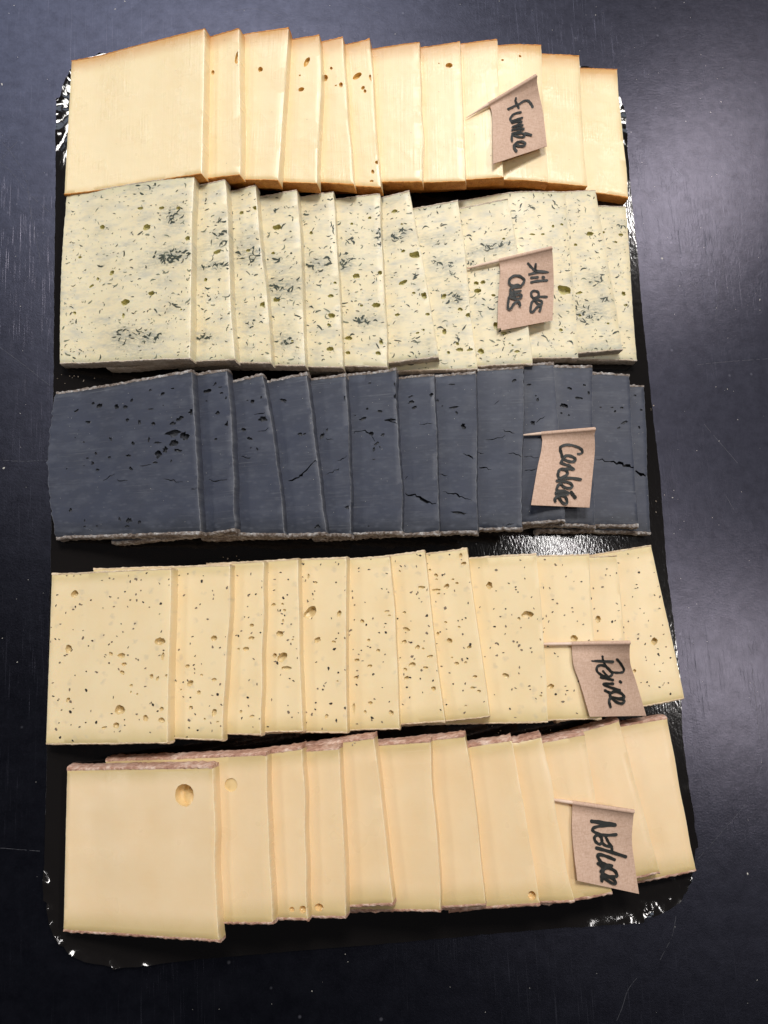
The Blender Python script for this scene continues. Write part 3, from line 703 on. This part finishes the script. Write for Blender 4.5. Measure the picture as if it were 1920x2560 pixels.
        at = me.attributes.new('smudge', 'FLOAT', 'POINT'); at.data.foreach_set('value', np.clip(sm, 0, 1).astype(np.float32))
    av = np.zeros(len(me.vertices), np.float32); av[:n][isout] = 1; av[mid0:mid0+nb] = .25 if key == 'ash' else 0
    me.attributes.new('arris', 'FLOAT', 'POINT').data.foreach_set('value', av)
    # ---- rinds: a strip along the south and the north end
    for nm, ln_, sgn in (('S', S_, -1), ('N', N_, 1)):
        nn = len(ln_); A = np.array(ln_)
        th = row['rind']; flare = row.get('flare', 0) if nm == 'N' else 0
        jit = np.abs(edge_noise(nn, tooth*.9, seed+7+sgn))
        hz = edge_noise(nn, tooth*.22/s.t, seed+17+sgn)
        outw = th*(.55+.2*r.random())+jit
        vv, ff = [], []
        prof = [(0.0, 1.005), (.30, 1.02), (.85, .97), (1.0, .72), (1.05, .5), (1.0, .25), (.7, .02), (0.0, .0)]
        npf = len(prof)
        for pi_, (oo, hh) in enumerate(prof):
            jj = edge_noise(nn, tooth*.35, seed*13+pi_+50+sgn) if 0 < pi_ < npf-1 else 0
            v_ = A[:, 1]+sgn*(outw*oo+(jj if 0 < pi_ < npf-1 else -.25)+flare*max(0, 1-hh)*(oo > .05))
            hgt_ = np.full(nn, hh)+(hz if 0 < pi_ < 4 else 0)
            # keep directions outside the quad by extending along the side
            XYZ = s_at(s, A[:, 0]/W, np.clip(v_/Ln, -.2, 1.2), np.clip(hgt_, .0, 1.1))
            vv.append(XYZ)
        vv = np.array(vv)                                 # npf x nn x 3
        idx = lambda p, i: p*nn+i
        for p in range(npf):
            p2 = (p+1) % npf
            for i in range(nn-1):
                q_ = [idx(p, i), idx(p, i+1), idx(p2, i+1), idx(p2, i)]
                ff.append(q_ if sgn > 0 else q_[::-1])
        c0 = [idx(p, 0) for p in range(npf)]; c1 = [idx(p, nn-1) for p in range(npf)]
        ff.append(c0 if sgn > 0 else c0[::-1]); ff.append(c1[::-1] if sgn > 0 else c1)
        mesh_obj('rind', vv.reshape(-1, 3), ff, M['r_'+key], parent=o, sharp=60)
    return o

def flecks(s, items, name, mat, parent, lift=.035):
    """items: list of (u_mm, v_mm, length, width, angle, bend, side) thin dark pieces lying in the face"""
    vv, ff = [], []
    for (u, v, ln_, wd, an, bend) in items:
        nseg = 4 if ln_ > 1 else 2; st = len(vv)
        ts = np.linspace(-.5, .5, nseg+1)
        x = ts*ln_; y = bend*(ts*ts-.1)*ln_
        ws = wd*.5*np.sqrt(np.clip(1-(ts*2)**2, .12, 1))*rng.uniform(.6, 1.3, nseg+1)
        ca, sa = math.cos(an), math.sin(an)
        uu = []
        for i in range(nseg+1):
            for sg in (1, -1):
                yy = y[i]+sg*ws[i]; uu.append((u+x[i]*ca-yy*sa, v+x[i]*sa+yy*ca))
        uu = np.array(uu); uu[:, 0] = np.clip(uu[:, 0], .6, s.W-.6); uu[:, 1] = np.clip(uu[:, 1], .6, s.Ln-.6)
        hh = np.full(len(uu), 1+(lift+rng.uniform(0, .04)+.09)/s.t)
        XYZ = s_at(s, uu[:, 0]/s.W, uu[:, 1]/s.Ln, hh)
        vv += [tuple(p) for p in XYZ]
        for i in range(nseg): ff.append((st+2*i+1, st+2*i+3, st+2*i+2, st+2*i))
    if not vv: return
    tag(mesh_obj(name, vv, ff, mat, parent=parent, smooth=False), kind='stuff')

def free_of_holes(s, u, v):
    return not any(in_poly((u, v), h[0]) for h in s.holes)

ORD = ['topmost', 'second', 'third', 'fourth', 'fifth', 'sixth', 'seventh', 'eighth', 'ninth', 'tenth', 'eleventh', 'twelfth', 'thirteenth']
NAMES = {'smoked': 'smoked cheese slice with brown rind', 'herb': 'cream herb-flecked cheese slice', 'ash': 'ash grey cheese slice with mouldy rind',
         'pepper': 'pale pepper-speckled cheese slice', 'plain': 'plain yellow cheese slice'}
GR = {'smoked': 'smoked cheese slices fanned along the far row', 'herb': 'herb cheese slices fanned along the second row', 'ash': 'ash cheese slices fanned along the middle row',
      'pepper': 'pepper cheese slices fanned along the fourth row', 'plain': 'plain cheese slices fanned along the near row'}
EXTRA = {('smoked',0): 'shown whole at the left end of its row', ('smoked',3): 'oval eye near top, fourth from left', ('smoked',5): 'narrow, with a cluster of eyes, sixth from left',
 ('smoked',11): 'lying flat and lowest at the right end', ('herb',0): 'shown whole at the left end of its row', ('herb',6): 'turned askew with a torn edge, seventh from left', ('herb',11): 'lowest at the right end of its row',
 ('ash',0): 'shown whole with many black holes, leftmost', ('ash',6): 'with one long open crack, seventh from left', ('ash',3): 'with a stepped diagonal crack, fourth from left', ('ash',12): 'barely showing, lowest at the right end',
 ('pepper',0): 'shown whole at the left end of its row', ('pepper',11): 'turned outward, lowest at the right end', ('plain',0): 'shown whole with one large round eye, left end of its row',
 ('plain',1): 'with a shallow dent near its top, second from left', ('plain',11): 'lowest at the right end of its row'}
HERB_CL = "D 680,430,80,22,60 690,225,35,35,22 430,860,50,35,26 570,855,45,14,22 690,690,30,14,8 540,90,60,20,10 900,480,70,8,24 860,860,35,14,16 950,250,40,12,8 950,320,45,12,12 930,372,40,8,10 1100,430,50,25,24 1090,795,25,18,8 1260,600,70,30,30 1345,240,14,16,12 1440,480,45,25,16 1380,210,14,14,5 1260,860,40,20,14 1515,290,16,12,6 1225,195,30,8,8 1240,450,40,12,10 " \
          "E 22,470,28,26,34 210,345,14,34,24 65,350,18,10,8 140,765,38,18,22 285,340,35,16,18 335,305,20,14,8 600,645,40,22,20 500,470,50,20,10 800,385,70,12,26 675,480,14,20,12 910,245,30,10,8 990,190,18,12,6 1320,560,35,25,18 1300,740,75,20,30 1365,655,24,8,10 1440,285,30,20,10 1260,700,40,30,10 560,500,20,30,8 400,540,20,14,8 610,860,10,22,6 780,720,20,8,6"
clusters = [{} for _ in range(1)][0]
for c, (x, y, sx, sy, cnt) in parse(HERB_CL):
    r = locate(ALL[1], px(c, x, y))
    if r: clusters.setdefault(r[0].k, []).append((r[1]*r[0].W, r[2]*r[0].Ln, sx*.25/2.07, sy*.25/2.07, int(cnt)))

for ri, row in enumerate(ROWS):
    for s in ALL[ri]:
        o = build_slice(s, row); key = s.key; n = len(ALL[ri])
        ex = EXTRA.get((key, s.k)) or ('%s from left in its row' % (ORD[s.k]))
        tag(o, NAMES[key]+', '+ex, 'cheese slice', GR[key])
        items = []
        vis0 = 0 if s.k == 0 else s.W*.45                # what lies under the slices above cannot be seen
        area = (s.W-vis0)*s.Ln
        if key == 'herb':
            for _ in range(int(area*.052)):
                u, v = rng.uniform(vis0, s.W), rng.uniform(0, s.Ln)
                if not free_of_holes(s, u, v): continue
                ln_ = float(np.clip(rng.lognormal(.22, .6), .5, 4.5))
                items.append((u, v, ln_, float(np.clip(.22+ln_*.17*rng.uniform(.5, 1.5), .28, 1.0)), rng.normal(.15, .8), rng.normal(0, .6)))
            for (u0, v0, sx, sy, cnt) in clusters.get(s.k, []):
                for _ in range(int(cnt*.55)):
                    u, v = rng.normal(u0, sx*.65), rng.normal(v0, sy*.75)
                    if free_of_holes(s, u, v): items.append((u, v, rng.uniform(1.2, 4.4), rng.uniform(.45, 1.3), rng.normal(.1, .8), rng.normal(0, .8)))
            flecks(s, items[::2]+items[-len(items)//4:], 'herb_flecks', M['herb'], o)
            flecks(s, items[1::2][:len(items)//3], 'pale_herb_flecks', M['herb2'], o)
        elif key == 'pepper':
            for _ in range(int(area*.0165)):
                u, v = rng.uniform(vis0, s.W), rng.uniform(0, s.Ln)
                if not free_of_holes(s, u, v): continue
                big = rng.random() < .12
                items.append((u, v, rng.uniform(1.3, 2.1) if big else rng.uniform(.8, 1.6), rng.uniform(1.0, 1.5) if big else rng.uniform(.5, .95), rng.normal(.2, 1.0), rng.normal(0, .3)))
            flecks(s, items[::2], 'pepper_grains', M['pepper'], o)
            flecks(s, items[1::2], 'brown_pepper_grains', M['pepper2'], o)
        elif key == 'ash':
            for _ in range(int(area*.006)):
                u, v = rng.uniform(vis0, s.W), rng.uniform(0, s.Ln)
                if free_of_holes(s, u, v): items.append((u, v, rng.uniform(.2, .45), rng.uniform(.15, .35), rng.uniform(0, 3), 0))
            flecks(s, items, 'mould_specks', M['crumb'], o)
        elif key == 'smoked':
            for _ in range(4):
                items.append((rng.uniform(vis0, s.W), rng.uniform(5, s.Ln-5), rng.uniform(.4, .8), .2, rng.uniform(0, 3), .3))
            flecks(s, items, 'dark_specks', M['pepper'], o)

# ------------------------------------------------------------------ flags
def catmull(P, per=7):
    P = np.array(P, float)
    if len(P) < 3:
        return np.array([P[0]+(P[-1]-P[0])*t for t in np.linspace(0, 1, per)])
    Q = np.vstack([2*P[0]-P[1], P, 2*P[-1]-P[-2]]); out = []
    for i in range(1, len(Q)-2):
        for t in np.linspace(0, 1, per, endpoint=False):
            a, b, c, d = Q[i-1:i+3]
            out.append(.5*((2*b)+(c-a)*t+(2*a-5*b+4*c-d)*t*t+(3*b-3*c+d-a)*t**3))
    out.append(P[-1]); return np.array(out)

FLAGS = [
 dict(crop=(1180,170,7.541), stick=[(90,820),(1212,148)], top=[(300,650),(1205,135)], left=[(330,690),(378,880),(388,1250),(398,1805)], right=[(1215,200),(1262,470),(1340,850),(1415,1472)],
  label='kraft paper flag reading fumée on a toothpick in the smoked slices', zs=(0.4, 11), zend=(5, 7),
  strokes=[(58,[(1140,735),(1110,680),(1060,622),(1000,610),(940,640),(890,675),(830,700),(760,740),(690,775)]),(48,[(828,575),(820,630),(850,690),(880,760)]),
   (50,[(920,838),(800,870),(728,950),(745,1005),(850,975),(945,945)]),(46,[(945,945),(860,1000),(738,1045),(850,1020),(940,1018),(850,1085),(755,1125),(860,1100),(962,1088),(850,1150),(742,1182),(870,1160),(980,1155),(880,1215),(762,1248),(850,1300),(960,1312),(1000,1275),(950,1240),(850,1248),(772,1268),(752,1330),(760,1388)]),
   (56,[(1010,1245),(1115,1275)]),(54,[(830,1470),(900,1482),(980,1478),(1000,1430),(930,1400),(850,1420),(798,1480),(810,1540),(840,1580)])]),
 dict(crop=(1160,600,6.9125), stick=[(110,478),(1518,140)], top=[(605,325),(1515,125)], left=[(615,420),(640,640),(632,1000),(640,1562)], right=[(1530,200),(1548,600),(1550,900),(1530,1390)],
  label='kraft paper flag reading ail des ours on a toothpick in the herb slices', zs=(0.2, 11), zend=(4, 6), back=[(-6, -.5), (-9, -1.5)],
  strokes=[(48,[(1110,410),(1180,490),(1260,535),(1450,550)]),(44,[(1450,552),(1250,565),(1130,595)]),(42,[(1240,420),(1235,500),(1255,565)]),(46,[(1165,655),(1275,645)]),(50,[(1365,645),(1380,650)]),(46,[(1435,700),(1250,715),(1165,735)]),
   (44,[(1430,985),(1300,985),(1200,1010)]),(44,[(1290,985),(1285,910),(1220,882),(1170,905),(1165,970),(1200,1012),(1262,1100),(1335,1118),(1345,1072),(1290,1042),(1225,1045),(1180,1075),(1158,1150),(1152,1235),(1190,1250),(1250,1180),(1298,1150),(1328,1172),(1310,1235)]),
   (46,[(975,815),(1030,750),(1038,690),(960,630),(860,630),(790,690),(787,760),(840,798),(930,785),(985,815)]),(44,[(980,812),(840,838),(802,868),(820,910),(900,918),(980,890)]),(40,[(980,890),(880,905),(792,952),(880,965),(980,955),(1000,985),(960,1020),(890,1022),(868,960),(860,890)]),
   (44,[(890,1030),(790,1000),(772,1060),(760,1160),(775,1202),(810,1200),(860,1120),(910,1080),(960,1095),(972,1150)])]),
 dict(crop=(1300,1050,7.541), stick=[(105,282),(1415,172)], top=[(405,235),(1412,140)], left=[(425,330),(400,580),(330,900),(210,1602)], right=[(1400,215),(1412,550),(1372,1000),(1310,1650)],
  label='kraft paper flag reading cendrée on a toothpick in the ash grey slices', zs=(0.2, 11), zend=(8, 9),
  strokes=[(56,[(1100,635),(1160,620),(1168,570),(1100,510),(980,470),(860,470),(780,500),(760,560),(788,660),(805,722),(900,775),(1000,788),(1045,750),(1000,700),(900,672),(832,700),(800,760),(775,812)]),
   (54,[(772,812),(860,845),(940,868),(955,895),(1022,932),(940,925),(850,925),(762,935),(722,1000),(722,1075),(760,1098),(850,1062),(898,1010),(870,955),(800,930)]),(56,[(1145,1125),(950,1100),(760,1112)]),
   (52,[(700,1152),(850,1168),(955,1200),(985,1258),(930,1292),(830,1268),(775,1215),(722,1240),(702,1330),(830,1345),(915,1385),(870,1408),(770,1378),(695,1370),(685,1400),(740,1425),(840,1440),(888,1525),(872,1588),(800,1560),(740,1475),(690,1462),(662,1500),(670,1540)]),(60,[(970,1370),(1010,1425),(1045,1470)])]),
 dict(crop=(1350,1580,5.925), stick=[(-60,182),(1330,158)], top=[(465,140),(1325,122)], left=[(470,240),(500,500),(600,780),(740,1255)], right=[(1325,200),(1340,470),(1425,740),(1575,1240)],
  label='kraft paper flag reading poivre on a toothpick in the pepper slices', zs=(1.2, 10), zend=(4, 5),
  strokes=[(44,[(775,420),(1075,440)]),(34,[(925,362),(935,430),(1000,540),(1062,590),(1150,602),(1225,592),(1238,545),(1190,460),(1140,402)]),(36,[(1062,600),(990,520),(900,490),(842,522),(850,590),(940,650),(1030,658),(1070,612),(1030,570)]),(34,[(932,580),(990,650)]),
   (38,[(900,670),(1000,690),(1078,710)]),(40,[(1182,732),(1198,744)]),(38,[(1080,765),(1000,765),(935,772),(1050,822),(1178,860)]),(40,[(960,865),(1040,900),(1100,880),(1195,902),(1240,955),(1228,980),(1130,980),(1045,960),(1030,905)]),
   (38,[(1040,955),(1120,1030),(1200,1058),(1238,1040),(1228,1002),(1120,982),(1050,968),(1020,1020),(1040,1108)])]),
 dict(crop=(1370,1980,6.636), stick=[(-10,115),(1422,325)], top=[(410,142),(1428,285)], left=[(405,260),(398,620),(432,1020),(490,1472)], right=[(1418,385),(1392,800),(1438,1200),(1510,1690)],
  label='kraft paper flag reading nature on a toothpick in the plain slices', zs=(1.0, 9), zend=(5, 9),
  strokes=[(60,[(725,485),(900,508),(1110,545)]),(46,[(1110,550),(900,560),(762,590),(742,640),(830,690),(950,715),(1130,705)]),(44,[(890,760),(830,712),(772,742),(782,812),(850,862),(892,822),(885,760),(900,840),(960,888),(1055,902)]),(42,[(960,752),(1000,830),(1050,905),(1060,980)]),
   (50,[(802,925),(1000,980),(1285,1068)]),(48,[(1100,1118),(960,1060),(832,1032),(832,1090),(880,1160),(960,1200),(1055,1220)]),(46,[(825,1180),(900,1232),(1000,1225)]),(50,[(890,1200),(905,1260),(875,1310)]),
   (46,[(872,1310),(960,1380),(1080,1400),(1138,1380),(1110,1310),(1030,1262),(945,1260),(905,1320),(882,1400),(890,1470)]),(42,[(905,1400),(980,1460),(1080,1515),(1118,1498),(1080,1440),(980,1402),(900,1392)])]),
]
def build_flag(fl):
    x0, y0, sc = fl['crop']; q = lambda p: np.array([x0+p[0]/sc, y0+p[1]/sc])
    st0, st1 = q(fl['stick'][0]), q(fl['stick'][1])
    def surf(p):
        z = TZ+6
        for _ in range(4): P = unp(*p, z); z = H[hidx(P)]
        return z
    TLf, TRf = q(fl['top'][0]), q(fl['top'][1])
    d = st1-st0; Ls = np.linalg.norm(d)
    # stick rises from where it enters the cheese
    zsurf0 = surf(st0+d*.12); corner = [surf(q(p)) for p in (fl['left'][-1], fl['right'][-1], fl['top'][1], fl['left'][1], fl['right'][1])]
    mx = max(corner)
    z0 = zsurf0+fl['zs'][0]; z1 = max(corner[2]+fl['zs'][1], z0+1.0)
    tf = max(.12, float(np.dot(TLf-st0, d)/(Ls*Ls)))
    for t_ in np.linspace(tf*.9, 1, 30): z1 = max(z1, (surf(st0+d*t_)+1.9-z0*(1-t_))/t_)
    zst = lambda t: z0+(z1-z0)*t
    R_ = 1.05
    A = unp(*st0, z0); B = unp(*st1, z1)
    ax = (B-A)/np.linalg.norm(B-A); up = np.array([0, 0, 1.]); sd_ = np.cross(ax, up); sd_ /= np.linalg.norm(sd_); up2 = np.cross(sd_, ax)
    root = bpy.data.objects.new('paper_flag', None); C.objects.link(root); root.location = tuple(A*MM)
    root.empty_display_size = .01
    tag(root, fl['label'], 'flag', 'kraft paper flags naming the cheeses')
    inv = Matrix.Translation(-Vector(A*MM))
    def child(o): o.matrix_parent_inverse = inv; return o
    # toothpick
    A2 = A-ax*8; vv, ff = [], []; LL = np.linalg.norm(B-A2); ns = 10
    prof = [(0, .15), (5, .45), (10, .8), (16, R_), (LL-1, R_), (LL+.4, R_*.85)]
    for (t, rr) in prof:
        for k in range(ns):
            th = 2*math.pi*k/ns; vv.append(A2+ax*t+(sd_*math.cos(th)+up2*math.sin(th))*rr)
    for i in range(len(prof)-1):
        for k in range(ns): ff.append((i*ns+k, i*ns+(k+1) % ns, (i+1)*ns+(k+1) % ns, (i+1)*ns+k))
    ff.append(tuple(range(ns))[::-1]); ff.append(tuple(range((len(prof)-1)*ns, len(prof)*ns)))
    child(mesh_obj('toothpick', vv, ff, M['wood'], parent=root, sharp=50))
    # the sheet: s across (along the stick), t down to the free end
    lf = catmull([q(p) for p in fl['left']], 9); rt = catmull([q(p) for p in fl['right']], 9)
    lf = np.array([lf[int(round(i))] for i in np.linspace(0, len(lf)-1, 25)]); rt = np.array([rt[int(round(i))] for i in np.linspace(0, len(rt)-1, 25)])
    zb0 = max(corner[0], corner[3]-2)+fl['zend'][0]; zb1 = max(corner[1], corner[4]-2)+fl['zend'][1]
    ns_ = 22
    def zfun(s_, t_):
        ts = (np.dot((TLf+(TRf-TLf)*s_)-st0, d))/(Ls*Ls); ztop = zst(ts)-.2
        ze = zb0+(zb1-zb0)*s_
        e = t_ ; sag = -1.9*math.sin(math.pi*min(1, t_*1.05))*.8
        return ztop+(ze-ztop)*e+sag+.35*math.sin(6*s_+3*t_)*t_
    grid = np.zeros((25, ns_+1, 3)); pix = np.zeros((25, ns_+1, 2))
    for j in range(25):
        for i in range(ns_+1):
            s_ = i/ns_; t_ = j/24
            p = lf[j]+(rt[j]-lf[j])*s_
            pix[j, i] = p; grid[j, i] = unp(*p, zfun(s_, t_))
    for _ in range(3):                                      # the sheet rides over whatever lies under it
        need = H[hidx(grid)]+2.2
        bump_ = np.maximum(0, need-grid[..., 2]); bump_[0] = 0
        bump_ = np.stack([smooth(bump_[:, i], 4) for i in range(ns_+1)], 1); bump_ = np.stack([smooth(bump_[j], 4) for j in range(25)])
        bump_ = np.maximum(bump_, 0)*1.35*np.clip(np.arange(25)/5., 0, 1)[:, None]
        for j in range(25):
            for i in range(ns_+1): grid[j, i] = unp(*pix[j, i], grid[j, i, 2]+bump_[j, i])
    PT = .14
    nrm = np.cross(grid[0, -1]-grid[0, 0], grid[-1, 0]-grid[0, 0]); nrm /= np.linalg.norm(nrm)
    if nrm[2] < 0: nrm = -nrm
    def sheet(name, G, parent):
        a, b = G.shape[:2]; vv = [*G.reshape(-1, 3), *(G-nrm*PT).reshape(-1, 3)]; n_ = a*b; ff = []
        for j in range(a-1):
            for i in range(b-1):
                w = [j*b+i, (j+1)*b+i, (j+1)*b+i+1, j*b+i+1]; ff.append(w); ff.append([x+n_ for x in w[::-1]])
        bd = [i for i in range(b)]+[j*b+b-1 for j in range(1, a)]+[(a-1)*b+i for i in range(b-2, -1, -1)]+[j*b for j in range(a-2, 0, -1)]
        for i in range(len(bd)): x, y = bd[i], bd[(i+1) % len(bd)]; ff.append([x, y, y+n_, x+n_])
        return child(mesh_obj(name, vv, ff, M['paper'], parent=parent, sharp=40))
    # sleeve: the paper wraps the stick
    S0 = A+(B-A)*float(np.dot(TLf-st0, d)/(Ls*Ls)); S1 = A+(B-A)*min(1.0, float(np.dot(TRf-st0, d)/(Ls*Ls))+.004)
    fr = grid[0]                                            # front sheet starts on the south-upper side of the sleeve
    rows_ = []
    tgt0 = grid[2]
    nwrap = 12
    south = sd_ if sd_[1] < 0 else -sd_
    for k in range(nwrap+1):
        th = math.radians(-150+ (k/nwrap)*185)              # from underneath, over the top, to the south side
        off = (-south*math.cos(th+math.pi/2+math.radians(0))*0)
        cx = math.cos(math.radians(230-(k/nwrap)*215)); cz = math.sin(math.radians(230-(k/nwrap)*215))
        off = (south*cx+up2*cz)*(R_+.22)
        rows_.append(np.array([S0+(S1-S0)*(i/ns_)+off for i in range(ns_+1)]))
    wrap = np.array(rows_)                                  # ends at south side of the stick
    full = np.concatenate([wrap, grid[2:]], 0)
    # local normals for thickness: reuse the sheet normal only for the flat part
    a, b = full.shape[:2]
    du = np.gradient(full, axis=1); dv = np.gradient(full, axis=0); nn = np.cross(dv, du); nn /= np.linalg.norm(nn, axis=2)[..., None]+1e-9
    if nn[-1].mean(0)[2] < 0: nn = -nn
    vv = [*full.reshape(-1, 3), *(full-nn*PT).reshape(-1, 3)]; n_ = a*b; ff = []
    for j in range(a-1):
        for i in range(b-1):
            w = [j*b+i, (j+1)*b+i, (j+1)*b+i+1, j*b+i+1]; ff.append(w); ff.append([x+n_ for x in w[::-1]])
    bd = [i for i in range(b)]+[j*b+b-1 for j in range(1, a)]+[(a-1)*b+i for i in range(b-2, -1, -1)]+[j*b for j in range(a-2, 0, -1)]
    for i in range(len(bd)): x, y = bd[i], bd[(i+1) % len(bd)]; ff.append([x, y, y+n_, x+n_])
    sh = child(mesh_obj('paper_sheet', vv, ff, M['paper'], parent=root, sharp=60))
    # second leaf of the folded sheet, glued behind
    G2 = grid[1:].copy(); shift = fl.get('back', [(0, 0), (0, 0)])
    tt = np.linspace(0, 1, len(G2))[:, None, None]
    left = np.array([-1., 0, 0])
    G2 = G2-nrm*(.32)+ (left*2.2*tt if 'back' in fl else left*.15*tt)
    if 'back' in fl: G2[..., 1] += (1.3*tt[..., 0])
    sheet('paper_backing', G2, root)
    # handwriting: marker strokes on the sheet
    flat = grid.reshape(-1, 3); fp = pix.reshape(-1, 2)
    def zat(p):
        dd = ((fp-p)**2).sum(1); ii = np.argpartition(dd, 6)[:6]; w = 1/(dd[ii]+.3); return float((flat[ii, 2]*w).sum()/w.sum())
    vv, ff = [], []; lift = .20
    for (wd, pts) in fl['strokes']:
        P = catmull(pts, 7); P = np.array([q(p) for p in P])
        Q = [P[0]]
        for p in P[1:]:
            if np.linalg.norm(p-Q[-1]) > .9: Q.append(p)
        P = np.array(Q)
        if len(P) < 2: P = np.array([P[0], P[0]+[1, .3]])
        X = np.array([unp(*p, zat(p)) for p in P]); hw = wd/sc*.25*.5*.98
        X[:, 2] = np.convolve(np.pad(X[:, 2], 2, mode='edge'), np.ones(5)/5, 'valid')
        tg = np.gradient(X, axis=0); tg /= np.linalg.norm(tg, axis=1)[:, None]+1e-9
        sdv_ = np.cross(tg, nrm); sdv_ /= np.linalg.norm(sdv_, axis=1)[:, None]+1e-9
        # round caps
        seq = []
        for ang in (80, 50, 20): a_ = math.radians(ang); seq.append((X[0]-tg[0]*hw*math.sin(a_), sdv_[0]*hw*math.cos(a_)))
        for i in range(len(X)): seq.append((X[i], sdv_[i]*hw*(1+.10*math.sin(i*.9+wd))))
        for ang in (20, 50, 80): a_ = math.radians(ang); seq.append((X[-1]+tg[-1]*hw*math.sin(a_), sdv_[-1]*hw*math.cos(a_)))
        st = len(vv)
        for (c_, o_) in seq:
            c2 = c_+nrm*lift; vv.append(c2+o_); vv.append(c2-o_); lift += .0022
        for i in range(len(seq)-1): ff.append((st+2*i, st+2*i+1, st+2*i+3, st+2*i+2))
    child(mesh_obj('lettering', vv, ff, M['ink'], parent=root, smooth=False))
    return root
for fl in FLAGS: build_flag(fl)

# ------------------------------------------------------------------ dust, crumbs and long scratches on the table
def blob(P, r_, vv, ff, flat=.3):
    n = rng.integers(5, 8); st = len(vv); a0 = rng.uniform(0, 6); el = rng.uniform(.6, 1.6); rot = rng.uniform(0, 3)
    for k in range(n):
        th = a0+2*math.pi*k/n; rr = r_*rng.uniform(.7, 1.2); x, y = rr*math.cos(th)*el, rr*math.sin(th)/el
        vv.append(P+np.array([x*math.cos(rot)-y*math.sin(rot), x*math.sin(rot)+y*math.cos(rot), 0]))
    vv.append(P+np.array([0, 0, r_*flat])); 
    for k in range(n): ff.append((st+k, st+(k+1) % n, st+n))
vv, ff = [], []
outl = np.array(dense)
cnt = 0
while cnt < 260:
    p = np.array([rng.uniform(-280, 280), rng.uniform(-380, 380)])
    if signed_dist(p[None], outl)[0] > -1.5: continue
    if p[1] < -150 and rng.random() < .55: continue
    cnt += 1
    blob(np.array([*p, TOP+.02]), float(np.clip(rng.lognormal(-1.6, .5), .07, .7)), vv, ff, .25)
tag(mesh_obj('dust_specks', vv, ff, M['crumb'], smooth=False), 'pale dust specks scattered on the dark table around the tray', 'dust', kind='stuff')
vv, ff = [], []
for (x, y, n_, sx, sy) in ((170, 942, 5, 14, 6), (205, 955, 5, 20, 8), (1470, 888, 5, 40, 4), (620, 1150, 0, 1, 1), (860, 1835, 10, 60, 8), (1250, 1825, 10, 60, 6), (590, 1395, 4, 30, 4), (1640, 1280, 3, 6, 20), (1632, 1020, 3, 4, 12), (1350, 500, 4, 40, 4)):
    for _ in range(n_):
        P = unp(x+rng.normal(0, sx), y+rng.normal(0, sy), TZ); P[2] = H[hidx(P)]+.02 if H[hidx(P)] > TZ+1 else TZ+.25
        blob(P, rng.uniform(.2, .5), vv, ff, .9)
tag(mesh_obj('rind_crumbs', vv, ff, M['r_herb'], smooth=False), 'tiny pale rind crumbs fallen on the black tray between the cheese rows', 'crumbs', kind='stuff')

SCR = [[(0,350),(30,385),(65,445),(75,520),(88,590),(101,648)], [(0,405),(30,432),(60,470),(95,505),(136,541)], [(0,400),(44,353)], [(0,868),(50,905),(130,968)], [(1905,1915),(1870,2000),(1800,2085),(1742,2150)],
       [(1690,2290),(1680,2340),(1650,2400)], [(1592,2445),(1570,2475),(1555,2520),(1540,2556)], [(1790,790),(1800,720),(1810,660)], [(1740,912),(1810,905),(1920,897)], [(1815,1240),(1835,1275)], [(1760,1060),(1850,1165)], [(1670,400),(1705,438)],
       [(0,1150),(60,1153),(120,1150)], [(1600,470),(1640,495),(1700,440)], [(0,2120),(100,2128)], [(1870,1580),(1900,1850)], [(900,10),(960,40)], [(560,30),(640,22),(700,40)], [(1720,700),(1755,730)]]
vv, ff = [], []
for sc_ in SCR:
    P = catmull(sc_, 16); X = np.array([unp(*p, TOP) for p in P]); X[:, :2] += rng.normal(0, .06, (len(X), 2))
    tg = np.gradient(X, axis=0); tg /= np.linalg.norm(tg, axis=1)[:, None]; sd_ = np.stack([-tg[:, 1], tg[:, 0], 0*tg[:, 0]], 1)
    for i in range(len(X)-1):
        if rng.random() < .16: continue
        st = len(vv); w0, w1 = rng.uniform(.04, .13, 2); e = np.array([0, 0, .012])
        vv += [X[i]+sd_[i]*w0+e, X[i]-sd_[i]*w0+e, X[i+1]-sd_[i+1]*w1+e, X[i+1]+sd_[i+1]*w1+e]; ff.append((st, st+1, st+2, st+3))
M['scratch'] = flat_material('scratch', (.06, .06, .068, 1), .7)
tag(mesh_obj('scratches', vv, ff, M['scratch'], parent=table, smooth=False), kind='stuff')
print('TRIS', sum(len(p.vertices)-2 for o in bpy.data.objects if o.type == 'MESH' for p in o.data.polygons))
print('CAM', CAM)
